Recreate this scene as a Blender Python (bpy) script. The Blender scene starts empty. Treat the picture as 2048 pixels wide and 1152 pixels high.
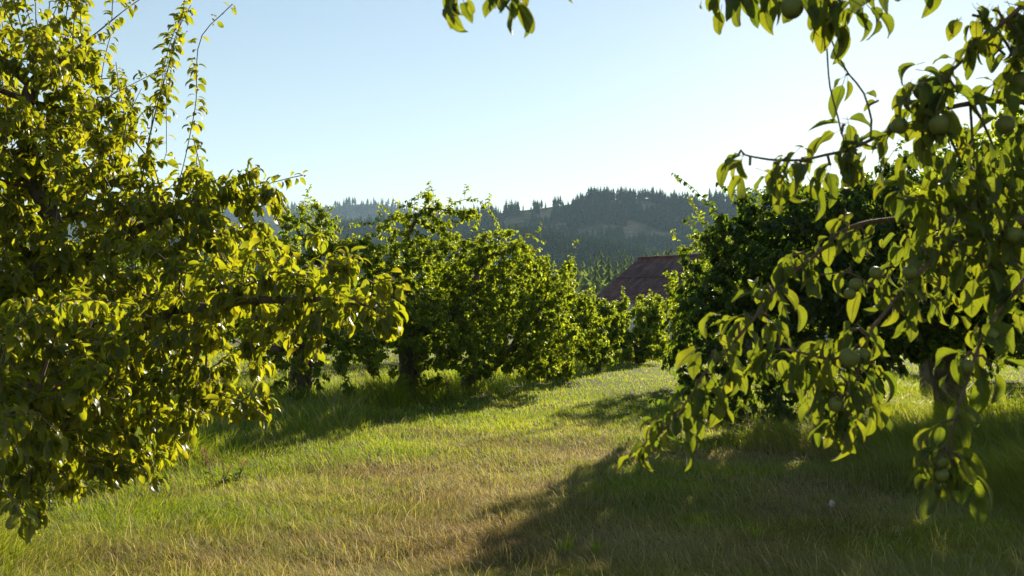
import bpy, math, random
import numpy as np
from mathutils import Vector

S = bpy.context.scene
COL = S.collection
R = math.radians

# ------------------------------------------------------------------ camera
FPX, HORIZ, EYE = 2010.0, 660.0, 1.0
PITCH = math.atan((HORIZ - 576) / FPX)
cam_d = bpy.data.cameras.new("camera")
cam = bpy.data.objects.new("camera", cam_d)
COL.objects.link(cam)
cam.location = (0, 0, EYE)
cam.rotation_euler = (math.pi / 2 + PITCH, 0, 0)
cam_d.sensor_width = 36
cam_d.lens = FPX / 2048 * 36
cam_d.clip_start = 0.05
cam_d.clip_end = 20000
cam_d.dof.use_dof = True
cam_d.dof.focus_distance = 8.0
cam_d.dof.aperture_fstop = 9.0
S.camera = cam

# ------------------------------------------------------------------ light
SUN_AZ, SUN_EL = 20.5, 18.0
world = bpy.data.worlds.new("World")
S.world = world
world.use_nodes = True
wn, wl = world.node_tree.nodes, world.node_tree.links
sky = wn.new("ShaderNodeTexSky")
sky.sky_type = 'NISHITA'
sky.sun_disc = False
sky.sun_elevation = R(SUN_EL)
sky.sun_rotation = R(SUN_AZ)
sky.altitude = 300
sky.air_density = 1.2
sky.dust_density = 0.07
sky.ozone_density = 1.2
tintn = wn.new("ShaderNodeMix")
tintn.data_type = 'RGBA'
tintn.blend_type = 'MULTIPLY'
tintn.inputs[0].default_value = 1.0
tintn.inputs[7].default_value = (1.13, 1.02, 0.95, 1)
wl.new(sky.outputs[0], tintn.inputs[6])
wl.new(tintn.outputs[2], wn["Background"].inputs[0])
wn["Background"].inputs[1].default_value = 0.059
sun_d = bpy.data.lights.new("sun", 'SUN')
sun_d.energy = 5.0
sun_d.angle = R(0.55)
sun_d.color = (1.0, 0.86, 0.66)
sun = bpy.data.objects.new("sun", sun_d)
COL.objects.link(sun)
TO_SUN = Vector((math.sin(R(SUN_AZ)) * math.cos(R(SUN_EL)), math.cos(R(SUN_AZ)) * math.cos(R(SUN_EL)), math.sin(R(SUN_EL))))
sun.rotation_euler = TO_SUN.to_track_quat('Z', 'Y').to_euler()
S.view_settings.view_transform = 'Standard'
S.view_settings.look = 'None'
S.view_settings.exposure = 1.4
S.view_settings.gamma = 1.0
S.cycles.use_denoising = True
S.cycles.max_bounces = 14
S.cycles.diffuse_bounces = 9
S.cycles.transmission_bounces = 6
S.cycles.volume_bounces = 0
S.cycles.sample_clamp_indirect = 6


# ------------------------------------------------------------------ helpers
def P(px, py, d):
    """the point at depth d (metres along the ground) seen at a pixel of the photograph"""
    x, y = (px - 1024) / FPX, (576 - py) / FPX
    c, s = math.cos(PITCH), math.sin(PITCH)
    v = np.array([x, c - y * s, y * c + s])
    return np.array([0, 0, EYE]) + v * (d / v[1])


def G(px, py):
    """the ground point under a pixel"""
    d = EYE * FPX / (py - HORIZ)
    return np.array([(px - 1024) / FPX * d, d, 0.0])


def hash3(i, j, k, seed):
    h = (i.astype(np.int64) * 374761393 + j.astype(np.int64) * 668265263 + k.astype(np.int64) * 2147483647 + seed * 1274126177) & 0xffffffff
    h = ((h ^ (h >> 13)) * 1274126177) & 0xffffffff
    h = ((h ^ (h >> 16)) * 2246822519) & 0xffffffff
    return ((h ^ (h >> 15)) & 0xffffff) / float(0xffffff)


def vnoise(p, scale, seed=0):
    q = np.asarray(p, float) / scale
    if q.shape[1] == 2:
        q = np.c_[q, np.zeros(len(q))]
    f = np.floor(q)
    t = q - f
    t = t * t * (3 - 2 * t)
    f = f.astype(np.int64)
    out = 0
    for a in (0, 1):
        for b in (0, 1):
            for c in (0, 1):
                w = (t[:, 0] if a else 1 - t[:, 0]) * (t[:, 1] if b else 1 - t[:, 1]) * (t[:, 2] if c else 1 - t[:, 2])
                out = out + w * hash3(f[:, 0] + a, f[:, 1] + b, f[:, 2] + c, seed)
    return out


def sstep(a, b, x):
    t = np.clip((x - a) / (b - a), 0, 1)
    return t * t * (3 - 2 * t)


def norm(v):
    return v / np.maximum(np.linalg.norm(v, axis=-1, keepdims=True), 1e-9)


class MB:
    """collects vertices, quads and triangles, then links them as ONE mesh object"""

    def __init__(self):
        self.v, self.q, self.t, self.qm, self.tm, self.a = [], [], [], [], [], {}
        self.n = 0

    def add(self, v, q=None, t=None, mat=0, **attrs):
        v = np.asarray(v, np.float32).reshape(-1, 3)
        self.v.append(v)
        if q is not None and len(q):
            q = np.asarray(q, np.int64).reshape(-1, 4)
            self.q.append(q + self.n)
            self.qm.append(np.full(len(q), mat, np.int32))
        if t is not None and len(t):
            t = np.asarray(t, np.int64).reshape(-1, 3)
            self.t.append(t + self.n)
            self.tm.append(np.full(len(t), mat, np.int32))
        for k in set(list(attrs) + list(self.a)):
            lst = self.a.setdefault(k, [np.zeros(self.n, np.float32)] if self.n else [])
            val = attrs.get(k, 0.0)
            lst.append(np.broadcast_to(np.asarray(val, np.float32), (len(v),)).copy())
        self.n += len(v)

    def build(self, name, mats, parent=None, smooth=True, origin=None):
        v = np.concatenate(self.v) if self.v else np.zeros((0, 3), np.float32)
        if origin is not None:
            v = v - np.asarray(origin, np.float32)
        q = np.concatenate(self.q) if self.q else np.zeros((0, 4), np.int64)
        t = np.concatenate(self.t) if self.t else np.zeros((0, 3), np.int64)
        me = bpy.data.meshes.new(name)
        me.vertices.add(len(v))
        me.vertices.foreach_set("co", v.ravel())
        loops = np.concatenate([q.ravel(), t.ravel()]).astype(np.int32)
        me.loops.add(len(loops))
        me.loops.foreach_set("vertex_index", loops)
        npoly = len(q) + len(t)
        me.polygons.add(npoly)
        starts = np.concatenate([np.arange(len(q)) * 4, len(q) * 4 + np.arange(len(t)) * 3]).astype(np.int32)
        me.polygons.foreach_set("loop_start", starts)
        me.polygons.foreach_set("material_index", np.concatenate((self.qm or [np.zeros(0, np.int32)]) + (self.tm or [])).astype(np.int32))
        me.polygons.foreach_set("use_smooth", np.full(npoly, bool(smooth)))
        for k, lst in self.a.items():
            at = me.attributes.new(k, 'FLOAT', 'POINT')
            at.data.foreach_set("value", np.concatenate(lst))
        me.update(calc_edges=True)
        for m in (mats if isinstance(mats, (list, tuple)) else [mats]):
            me.materials.append(m)
        o = bpy.data.objects.new(name, me)
        COL.objects.link(o)
        if parent is not None:
            o.parent = parent
        if origin is not None and parent is None:
            o.location = origin
        return o


def tag(o, label=None, cat=None, group=None, kind=None):
    if label:
        o["label"] = label
    if cat:
        o["category"] = cat
    if group:
        o["group"] = group
    if kind:
        o["kind"] = kind
    return o


def empty(name, loc):
    o = bpy.data.objects.new(name, None)
    o.empty_display_size = 0.2
    o.location = loc
    COL.objects.link(o)
    return o


def tube(mb, pts, rad, sides=6, mat=0, rough=0.0, seed=0, cap=True, **attrs):
    """a round tube along pts with a radius at each point"""
    pts = np.asarray(pts, float)
    rad = np.broadcast_to(np.asarray(rad, float), (len(pts),)).copy()
    n = len(pts)
    if n < 2:
        return
    tg = np.zeros_like(pts)
    tg[1:-1] = pts[2:] - pts[:-2]
    tg[0] = pts[1] - pts[0]
    tg[-1] = pts[-1] - pts[-2]
    tg = norm(tg)
    u = np.cross(tg[0], [0.31, 0.17, 0.93])
    if np.linalg.norm(u) < 1e-3:
        u = np.cross(tg[0], [1, 0, 0])
    u = u / np.linalg.norm(u)
    ang = np.arange(sides) / sides * 2 * math.pi
    ca, sa = np.cos(ang), np.sin(ang)
    V = np.zeros((n, sides, 3))
    for i in range(n):
        u = u - tg[i] * np.dot(u, tg[i])
        u = u / max(np.linalg.norm(u), 1e-9)
        w = np.cross(tg[i], u)
        V[i] = pts[i] + rad[i] * (ca[:, None] * u + sa[:, None] * w)
    if rough > 0:
        fl = V.reshape(-1, 3)
        nz = vnoise(fl, 0.09, seed) * 0.6 + vnoise(fl, 0.035, seed + 5) * 0.4 - 0.5
        ctr = np.repeat(pts, sides, axis=0)
        V = (ctr + (fl - ctr) * (1 + rough * 2 * nz[:, None])).reshape(n, sides, 3)
    i = np.arange(n - 1)[:, None] * sides
    k = np.arange(sides)[None, :]
    k2 = (k + 1) % sides
    q = np.stack([i + k, i + k2, i + sides + k2, i + sides + k], -1).reshape(-1, 4)
    verts = V.reshape(-1, 3)
    tri = None
    if cap:
        verts = np.r_[verts, pts[-1:] + tg[-1:] * rad[-1] * 0.6]
        b = (n - 1) * sides
        tri = np.stack([b + np.arange(sides), b + (np.arange(sides) + 1) % sides, np.full(sides, n * sides)], -1)
    mb.add(verts, q, tri, mat, **attrs)


def smooth_line(pts, step):
    """Catmull-Rom resampling of a polyline at about `step` metres"""
    p = np.asarray(pts, float)
    if len(p) < 3:
        n = max(2, int(np.linalg.norm(p[-1] - p[0]) / step) + 1)
        return p[0] + (p[-1] - p[0]) * np.linspace(0, 1, n)[:, None]
    pp = np.r_[2 * p[:1] - p[1:2], p, 2 * p[-1:] - p[-2:-1]]
    out = []
    for i in range(1, len(pp) - 2):
        a, b, c, d = pp[i - 1], pp[i], pp[i + 1], pp[i + 2]
        n = max(1, int(round(np.linalg.norm(c - b) / step)))
        for t in np.arange(n) / n:
            out.append(0.5 * ((2 * b) + (c - a) * t + (2 * a - 5 * b + 4 * c - d) * t * t + (3 * b - a - 3 * c + d) * t ** 3))
    out.append(p[-1])
    return np.array(out)


# ------------------------------------------------------------------ materials
def new_mat(name):
    m = bpy.data.materials.new(name)
    m.use_nodes = True
    n, l = m.node_tree.nodes, m.node_tree.links
    n.clear()
    out = n.new("ShaderNodeOutputMaterial")
    return m, n, l, out


def ramp(n, stops):
    r = n.new("ShaderNodeValToRGB")
    e = r.color_ramp.elements
    while len(e) > 1:
        e.remove(e[-1])
    e[0].position, e[0].color = stops[0][0], (*stops[0][1], 1)
    for p, c in stops[1:]:
        x = e.new(p)
        x.color = (*c, 1)
    return r


def attr(n, name):
    a = n.new("ShaderNodeAttribute")
    a.attribute_name = name
    return a


def noise(n, l, scale, detail=4, rough=0.55, vec=None):
    t = n.new("ShaderNodeTexNoise")
    t.inputs["Scale"].default_value = scale
    t.inputs["Detail"].default_value = detail
    t.inputs["Roughness"].default_value = rough
    if vec is not None:
        l.new(vec, t.inputs["Vector"])
    return t


def mix(n, l, fac, a, b, mode='MIX'):
    m = n.new("ShaderNodeMix")
    m.data_type = 'RGBA'
    m.blend_type = mode
    for sock, val in ((m.inputs[0], fac), (m.inputs[6], a), (m.inputs[7], b)):
        if isinstance(val, (int, float)):
            sock.default_value = val
        elif isinstance(val, tuple):
            sock.default_value = (*val, 1)
        else:
            l.new(val, sock)
    return m.outputs[2]


def leaf_material(name, cols, trans, under=(0.13, 0.16, 0.085), tfac=0.45, rough=0.42, spec=0.5, sheen=0.0, rib=False):
    m, n, l, out = new_mat(name)
    a = attr(n, "tint")
    r = ramp(n, [(0.0, cols[0]), (0.5, cols[1]), (0.92, cols[2]), (1.0, cols[3])])
    l.new(a.outputs["Fac"], r.inputs[0])
    geo = n.new("ShaderNodeNewGeometry")
    base = mix(n, l, geo.outputs["Backfacing"], r.outputs[0], mix(n, l, 0.6, r.outputs[0], under))
    tcol = mix(n, l, 1.0, r.outputs[0], trans, 'MULTIPLY')
    if rib:
        ra = attr(n, "rib")
        rr = ramp(n, [(0.0, (0, 0, 0)), (0.86, (0, 0, 0)), (0.97, (1, 1, 1))])
        l.new(ra.outputs["Fac"], rr.inputs[0])
        base = mix(n, l, rr.outputs[0], base, (0.16, 0.2, 0.07))
        tcol = mix(n, l, rr.outputs[0], tcol, (0.05, 0.07, 0.012))
        al = attr(n, "along")
        m1 = n.new("ShaderNodeMath")
        m1.operation = 'MULTIPLY_ADD'
        l.new(ra.outputs["Fac"], m1.inputs[0])
        m1.inputs[1].default_value = 0.32
        l.new(al.outputs["Fac"], m1.inputs[2])
        m2 = n.new("ShaderNodeMath")
        m2.operation = 'MULTIPLY'
        l.new(m1.outputs[0], m2.inputs[0])
        m2.inputs[1].default_value = 44.0
        m3 = n.new("ShaderNodeMath")
        m3.operation = 'SINE'
        l.new(m2.outputs[0], m3.inputs[0])
        vr = ramp(n, [(0.0, (1, 1, 1)), (0.80, (1, 1, 1)), (0.98, (0.72, 0.76, 0.7))])
        l.new(m3.outputs[0], vr.inputs[0])
        tcol = mix(n, l, 1.0, tcol, vr.outputs[0], 'MULTIPLY')
        tc = n.new("ShaderNodeTexCoord")
        sp = noise(n, l, 75, 2, 0.5, tc.outputs["Object"])
        spr = ramp(n, [(0.70, (0, 0, 0)), (0.74, (1, 1, 1))])
        l.new(sp.outputs[0], spr.inputs[0])
        base = mix(n, l, spr.outputs[0], base, (0.10, 0.06, 0.025))
        tcol = mix(n, l, spr.outputs[0], tcol, (0.10, 0.05, 0.015))
        nz = noise(n, l, 30, 3, 0.6, tc.outputs["Object"])
        nr = ramp(n, [(0.25, (0.72, 0.72, 0.72)), (0.75, (1.15, 1.15, 1.15))])
        l.new(nz.outputs[0], nr.inputs[0])
        base = mix(n, l, 1.0, base, nr.outputs[0], 'MULTIPLY')
        tcol = mix(n, l, 1.0, tcol, nr.outputs[0], 'MULTIPLY')
    pb = n.new("ShaderNodeBsdfPrincipled")
    l.new(base, pb.inputs["Base Color"])
    pb.inputs["Roughness"].default_value = rough
    pb.inputs["Specular IOR Level"].default_value = spec
    if sheen:
        pb.inputs["Sheen Weight"].default_value = sheen
        pb.inputs["Sheen Roughness"].default_value = 0.4
    tr = n.new("ShaderNodeBsdfTranslucent")
    l.new(tcol, tr.inputs["Color"])
    ms = n.new("ShaderNodeMixShader")
    ms.inputs[0].default_value = tfac
    l.new(pb.outputs[0], ms.inputs[1])
    l.new(tr.outputs[0], ms.inputs[2])
    l.new(ms.outputs[0], out.inputs["Surface"])
    return m


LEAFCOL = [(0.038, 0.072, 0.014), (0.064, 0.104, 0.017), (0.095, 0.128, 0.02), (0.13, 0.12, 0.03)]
M_LEAF = leaf_material("apple_leaf", LEAFCOL, (5.4, 4.25, 0.8), tfac=0.61, spec=0.3, rough=0.48)
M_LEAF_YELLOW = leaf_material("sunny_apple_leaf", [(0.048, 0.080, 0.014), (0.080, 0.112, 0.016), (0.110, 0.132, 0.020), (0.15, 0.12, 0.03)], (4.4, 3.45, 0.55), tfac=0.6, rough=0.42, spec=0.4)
M_LEAF_NEAR = leaf_material("near_apple_leaf", [(0.036, 0.066, 0.016), (0.056, 0.086, 0.016), (0.080, 0.105, 0.018), (0.11, 0.12, 0.03)], (3.7, 3.0, 0.6), tfac=0.55, rough=0.55, spec=0.25, sheen=0.3, rib=True)
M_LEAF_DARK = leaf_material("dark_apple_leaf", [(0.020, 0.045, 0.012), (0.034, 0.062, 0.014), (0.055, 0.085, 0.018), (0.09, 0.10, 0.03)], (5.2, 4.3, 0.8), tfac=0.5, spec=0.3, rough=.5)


def bark_material(name, c0, c1, bump=0.6):
    m, n, l, out = new_mat(name)
    tc = n.new("ShaderNodeTexCoord")
    mp = n.new("ShaderNodeMapping")
    mp.inputs["Scale"].default_value = (1, 1, 0.35)
    l.new(tc.outputs["Object"], mp.inputs[0])
    nz = noise(n, l, 28, 6, 0.65, mp.outputs[0])
    n2 = noise(n, l, 5, 3, 0.5, tc.outputs["Object"])
    r = ramp(n, [(0.3, c0), (0.72, c1)])
    l.new(nz.outputs[0], r.inputs[0])
    lich = ramp(n, [(0.55, (0, 0, 0)), (0.7, (1, 1, 1))])
    l.new(n2.outputs[0], lich.inputs[0])
    col = mix(n, l, lich.outputs[0], r.outputs[0], tuple(min(1, x * 1.35 + 0.02) for x in c1))
    pb = n.new("ShaderNodeBsdfPrincipled")
    l.new(col, pb.inputs["Base Color"])
    pb.inputs["Roughness"].default_value = 0.9
    b = n.new("ShaderNodeBump")
    b.inputs["Strength"].default_value = bump
    b.inputs["Distance"].default_value = 0.02
    l.new(nz.outputs[0], b.inputs["Height"])
    l.new(b.outputs[0], pb.inputs["Normal"])
    l.new(pb.outputs[0], out.inputs["Surface"])
    return m


M_BARK = bark_material("apple_bark", (0.032, 0.026, 0.021), (0.12, 0.10, 0.085))
M_TWIG = bark_material("twig_bark", (0.07, 0.045, 0.03), (0.16, 0.105, 0.07), 0.2)
M_STUMP = bark_material("weathered_wood", (0.06, 0.052, 0.045), (0.22, 0.2, 0.18))


def simple_mat(name, col, rough=0.8, var=0.25, scale=20, trans=None, spec=0.5):
    m, n, l, out = new_mat(name)
    tc = n.new("ShaderNodeTexCoord")
    nz = noise(n, l, scale, 4, 0.6, tc.outputs["Object"])
    r = ramp(n, [(0.25, tuple(c * (1 - var) for c in col)), (0.75, tuple(c * (1 + var) for c in col))])
    l.new(nz.outputs[0], r.inputs[0])
    pb = n.new("ShaderNodeBsdfPrincipled")
    l.new(r.outputs[0], pb.inputs["Base Color"])
    pb.inputs["Roughness"].default_value = rough
    pb.inputs["Specular IOR Level"].default_value = spec
    if trans:
        tr = n.new("ShaderNodeBsdfTranslucent")
        tr.inputs["Color"].default_value = (*trans, 1)
        ms = n.new("ShaderNodeMixShader")
        ms.inputs[0].default_value = 0.4
        l.new(pb.outputs[0], ms.inputs[1])
        l.new(tr.outputs[0], ms.inputs[2])
        l.new(ms.outputs[0], out.inputs["Surface"])
    else:
        l.new(pb.outputs[0], out.inputs["Surface"])
    return m


def apple_material():
    m, n, l, out = new_mat("apple_skin")
    tc = n.new("ShaderNodeTexCoord")
    nz = noise(n, l, 25, 4, 0.6, tc.outputs["Object"])
    r = ramp(n, [(0.25, (0.085, 0.11, 0.022)), (0.6, (0.125, 0.15, 0.032)), (0.72, (0.15, 0.15, 0.045)), (0.9, (0.17, 0.10, 0.05))])
    l.new(nz.outputs[0], r.inputs[0])
    v = n.new("ShaderNodeTexVoronoi")
    v.inputs["Scale"].default_value = 220
    l.new(tc.outputs["Object"], v.inputs["Vector"])
    vr = ramp(n, [(0.0, (1, 1, 1)), (0.16, (0, 0, 0))])
    l.new(v.outputs["Distance"], vr.inputs[0])
    pb = n.new("ShaderNodeBsdfPrincipled")
    l.new(mix(n, l, vr.outputs[0], r.outputs[0], (0.3, 0.32, 0.16)), pb.inputs["Base Color"])
    pb.inputs["Roughness"].default_value = 0.55
    pb.inputs["Specular IOR Level"].default_value = 0.3
    pb.inputs["Subsurface Weight"].default_value = 0.15
    pb.inputs["Subsurface Radius"].default_value = (0.01, 0.012, 0.004)
    l.new(pb.outputs[0], out.inputs["Surface"])
    return m


M_APPLE = apple_material()


# ------------------------------------------------------------------ haze
def make_haze():
    m, n, l, out = new_mat("haze_air")
    pv = n.new("ShaderNodeVolumePrincipled")
    pv.inputs["Color"].default_value = (0.50, 0.76, 1.0, 1)
    pv.inputs["Density"].default_value = HAZE_DENSITY
    pv.inputs["Anisotropy"].default_value = 0.0
    for k in ("Density Attribute", "Color Attribute", "Temperature Attribute"):
        if k in pv.inputs:
            pv.inputs[k].default_value = ""
    l.new(pv.outputs[0], out.inputs["Volume"])
    try:
        m.cycles.homogeneous_volume = True
    except Exception:
        pass
    x0, x1, y0, y1, z0, z1 = -3200, 3200, -60, 4200, -13, 460
    mb = MB()
    mb.add([(x0, y0, z0), (x1, y0, z0), (x1, y1, z0), (x0, y1, z0), (x0, y0, z1), (x1, y0, z1), (x1, y1, z1), (x0, y1, z1)],
           [(0, 3, 2, 1), (4, 5, 6, 7), (0, 1, 5, 4), (1, 2, 6, 5), (2, 3, 7, 6), (3, 0, 4, 7)])
    o = mb.build("haze", m, smooth=False)
    tag(o, kind="stuff", label="thin bluish summer haze in front of the hills", cat="haze")


HAZE_DENSITY = 0.000115
make_haze()


# ------------------------------------------------------------------ ground and hills
def grass_fields(x, y):
    """tallness 0..1 and dryness 0..1 of the sward at ground points"""
    p = np.c_[x, y]
    left = np.interp(y, [0, 4, 5.9, 7.4, 10.6, 15.5, 22, 30, 60], [-2.6, -2.5, -2.35, -2.15, -1.65, -0.65, 1.3, 3.9, 12])
    right = np.interp(y, [0, 4, 6, 9, 15, 20, 30, 60], [2.6, 2.7, 2.6, 2.1, 2.7, 4.2, 6.8, 14])
    wob = (vnoise(p, 1.1, 3) - 0.5) * 0.7
    tl = sstep(0.15, -0.35, x - left + wob) * sstep(-3.4, -2.6, x - left + wob)
    trr = sstep(-0.2, 0.4, x - right + wob) * sstep(3.9, 3.0, x - right + wob)
    tall = np.clip(tl + trr, 0, 1)
    pc = np.interp(y, [0, 4, 6, 9, 14, 20, 27, 60], [-0.9, -0.75, -0.45, 0.0, 0.9, 2.3, 4.3, 13])
    n1 = vnoise(p, 0.9, 11)
    n2 = vnoise(p, 2.6, 12)
    n3 = vnoise(p, 0.25, 13)
    lane = sstep(1.55, 0.2, np.abs(x - pc - 0.15))
    dry = lane * sstep(11.5, 8.0, y) * (0.30 + 0.5 * n2) + 0.6 * (n1 - 0.5) + 0.3 * (n3 - 0.5) + 0.10
    dry += sstep(1.0, 2.0, x - pc) * sstep(9.5, 7.5, y) * 0.28
    dry -= sstep(7.5, 12, y) * 0.2
    dry += sstep(8.5, 5.5, y) * 0.10 * sstep(-2.2, -1.2, x)
    dry = np.clip(dry, 0, 1) * (1 - 0.75 * tall)
    return tall, dry


def ground_height(x, y):
    p = np.c_[x, y]
    return (vnoise(p, 3.0, 21) - 0.5) * 0.05 + (vnoise(p, 0.7, 22) - 0.5) * 0.025


def make_ground():
    m, n, l, out = new_mat("ground_sward")
    a = attr(n, "dry")
    geo = n.new("ShaderNodeNewGeometry")
    nz = noise(n, l, 9, 8, 0.7, geo.outputs["Position"])
    nb = noise(n, l, 0.05, 4, 0.6, geo.outputs["Position"])
    g = ramp(n, [(0.3, (0.028, 0.038, 0.010)), (0.7, (0.075, 0.095, 0.022))])
    l.new(nz.outputs[0], g.inputs[0])
    d = ramp(n, [(0.3, (0.07, 0.052, 0.024)), (0.7, (0.19, 0.145, 0.07))])
    l.new(nz.outputs[0], d.inputs[0])
    far = ramp(n, [(0.4, (0.07, 0.09, 0.025)), (0.65, (0.15, 0.125, 0.06))])
    l.new(nb.outputs[0], far.inputs[0])
    fa = attr(n, "far")
    col = mix(n, l, fa.outputs["Fac"], mix(n, l, a.outputs["Fac"], g.outputs[0], d.outputs[0]), far.outputs[0])
    pb = n.new("ShaderNodeBsdfPrincipled")
    l.new(col, pb.inputs["Base Color"])
    pb.inputs["Roughness"].default_value = 1.0
    pb.inputs["Specular IOR Level"].default_value = 0.1
    b = n.new("ShaderNodeBump")
    b.inputs["Strength"].default_value = 0.7
    b.inputs["Distance"].default_value = 0.05
    l.new(nz.outputs[0], b.inputs["Height"])
    l.new(b.outputs[0], pb.inputs["Normal"])
    l.new(pb.outputs[0], out.inputs["Surface"])
    ys = np.r_[-50, -20, -8, np.arange(-3, 20, 0.2), np.arange(20, 60, 1.0), np.arange(60, 150, 10), 200, 300, 500, 800, 1500, 3000, 9000]
    xs = np.r_[-9000, -2500, -600, -150, -60, np.arange(-25, -9, 2.0), np.arange(-9, 11, 0.2), np.arange(11, 27, 2.0), 60, 150, 600, 2500, 9000]
    X, Y = np.meshgrid(xs, ys)
    x, y = X.ravel(), Y.ravel()
    near = (np.abs(x) < 60) & (y < 120) & (y > -20)
    z = np.where(near, ground_height(x, y), 0)
    z = np.where(y > 500, -0.002 * (y - 500), z)
    z = np.clip(z, -8, 5)
    tall, dry = grass_fields(x, y)
    nx, ny = len(xs), len(ys)
    i = np.arange(ny - 1)[:, None] * nx + np.arange(nx - 1)[None, :]
    q = np.stack([i, i + 1, i + nx + 1, i + nx], -1).reshape(-1, 4)
    mb = MB()
    mb.add(np.c_[x, y, z], q, dry=dry, far=sstep(25, 60, y))
    tag(mb.build("ground", m), kind="structure")


make_ground()

RIDGE_A = ([-1400, -200, 300, 500, 600, 700, 800, 900, 1000, 1100, 1200, 1300, 1400, 1500, 1600, 1800, 2048, 2600, 3600],
           [520, 505, 498, 492, 482, 462, 446, 436, 424, 412, 398, 394, 398, 402, 398, 405, 420, 450, 480])
RIDGE_B = ([-1400, 0, 300, 540, 640, 700, 750, 790, 850, 950, 1100, 1400, 3600],
           [450, 440, 428, 416, 414, 408, 406, 412, 428, 440, 450, 460, 470])


def z_of(py, y):
    return EYE + (HORIZ - py) / FPX * y


def hill_main(px, y):
    za = z_of(np.interp(px, *RIDGE_A), 1400.0)
    s = np.clip((y - 640) / 760, 0, 1)
    p = np.c_[(px - 1024) / FPX * y, y]
    spur = (vnoise(p, 230, 31) - 0.5) * 95 + (vnoise(p, 80, 32) - 0.5) * 22
    back = sstep(2100, 1400, y)
    return za * (0.72 * s + 0.28 * s * s) * np.where(y > 1400, back, 1) + spur * np.sin(math.pi * np.clip(s, 0, 1)) * 0.8 - 4 * (1 - s)


def hill_far(px, y):
    za = z_of(np.interp(px, *RIDGE_B), 3000.0)
    s = np.clip((y - 2150) / 850, 0, 1)
    p = np.c_[(px - 1024) / FPX * y, y]
    spur = (vnoise(p, 420, 41) - 0.5) * 60
    return za * s * np.where(y > 3000, sstep(4100, 3000, y), 1) + spur * np.sin(math.pi * s) * 0.7 - 6 * (1 - s)


def make_hill(name, fn, y0, y1, ny, px0, px1, nx, mat):
    pxs = np.linspace(px0, px1, nx)
    ys = np.linspace(y0, y1, ny)
    A, Y = np.meshgrid(pxs, ys)
    a, y = A.ravel(), Y.ravel()
    z = fn(a, y)
    i = np.arange(ny - 1)[:, None] * nx + np.arange(nx - 1)[None, :]
    q = np.stack([i, i + 1, i + nx + 1, i + nx], -1).reshape(-1, 4)
    mb = MB()
    mb.add(np.c_[(a - 1024) / FPX * y, y, z], q)
    tag(mb.build(name, mat), kind="structure")


def hill_material():
    m, n, l, out = new_mat("hill_soil")
    geo = n.new("ShaderNodeNewGeometry")
    nz = noise(n, l, 0.02, 6, 0.65, geo.outputs["Position"])
    nf = noise(n, l, 0.25, 5, 0.7, geo.outputs["Position"])
    r = ramp(n, [(0.36, (0.04, 0.05, 0.02)), (0.46, (0.12, 0.11, 0.05)), (0.60, (0.27, 0.21, 0.12))])
    l.new(nz.outputs[0], r.inputs[0])
    fr = ramp(n, [(0.3, (0.6, 0.6, 0.6)), (0.7, (1.2, 1.2, 1.2))])
    l.new(nf.outputs[0], fr.inputs[0])
    pb = n.new("ShaderNodeBsdfPrincipled")
    l.new(mix(n, l, 1.0, r.outputs[0], fr.outputs[0], 'MULTIPLY'), pb.inputs["Base Color"])
    pb.inputs["Roughness"].default_value = 1.0
    pb.inputs["Specular IOR Level"].default_value = 0.1
    l.new(pb.outputs[0], out.inputs["Surface"])
    return m


M_HILL = hill_material()
make_hill("hills", hill_main, 630, 2100, 120, -900, 2900, 180, M_HILL)
make_hill("far_hills", hill_far, 2140, 4100, 60, -500, 2300, 100, M_HILL)

# ------------------------------------------------------------------ conifers
M_PINE = leaf_material("conifer_needles", [(0.022, 0.048, 0.022), (0.036, 0.070, 0.028), (0.064, 0.100, 0.036), (0.10, 0.075, 0.035)], (1.6, 1.7, 0.8), tfac=0.25, rough=0.9, spec=0.02)
M_PTRUNK = simple_mat("conifer_bark", (0.10, 0.07, 0.05), 0.9, 0.3, 2)


def conifer_template(seed, tiers=13, per=8, slim=0.19, ragged=0.4, bare=0.12):
    """unit-height conifer: verts, tris, trunk tris"""
    r = np.random.default_rng(seed)
    V, T = [], []
    for i in range(tiers):
        t = i / (tiers - 1)
        h = bare + (1 - bare) * t ** 0.92
        prof = (1 - t) ** 0.8 * (0.55 + 0.45 * min(1, (t + 0.12) / 0.3))
        for k in range(per):
            if r.random() < 0.12:
                continue
            a = (k + r.random() * 0.9 + i * 0.37) / per * 2 * math.pi
            L = (slim * prof + 0.018) * (1 + ragged * (r.random() * 2 - 1))
            w = L * 0.5 + 0.012
            d = np.array([math.cos(a), math.sin(a)])
            s = np.array([-d[1], d[0]])
            dz = -0.02 - L * (0.35 + 0.3 * r.random())
            b = len(V)
            top = 0.045 + 0.02 * r.random()
            V.append((0, 0, h + top))
            V.append((*(d * L * 0.62 + s * w), h + dz * 0.6))
            V.append((*(d * L), h + dz))
            V.append((*(d * L * 0.62 - s * w), h + dz * 0.6))
            T += [(b, b + 2, b + 1), (b, b + 3, b + 2)]
    b = len(V)
    V += [(0, 0, 1.04), (0.012, 0, 0.9), (-0.006, 0.01, 0.9), (-0.006, -0.01, 0.9)]
    T += [(b, b + 1, b + 2), (b, b + 2, b + 3), (b, b + 3, b + 1)]
    b = len(V)
    V += [(0.016, 0, -0.08), (-0.008, 0.014, -0.08), (-0.008, -0.014, -0.08), (0, 0, 0.9)]
    TT = [(b, b + 1, b + 3), (b + 1, b + 2, b + 3), (b + 2, b, b + 3)]
    return np.array(V), np.array(T), np.array(TT)


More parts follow.
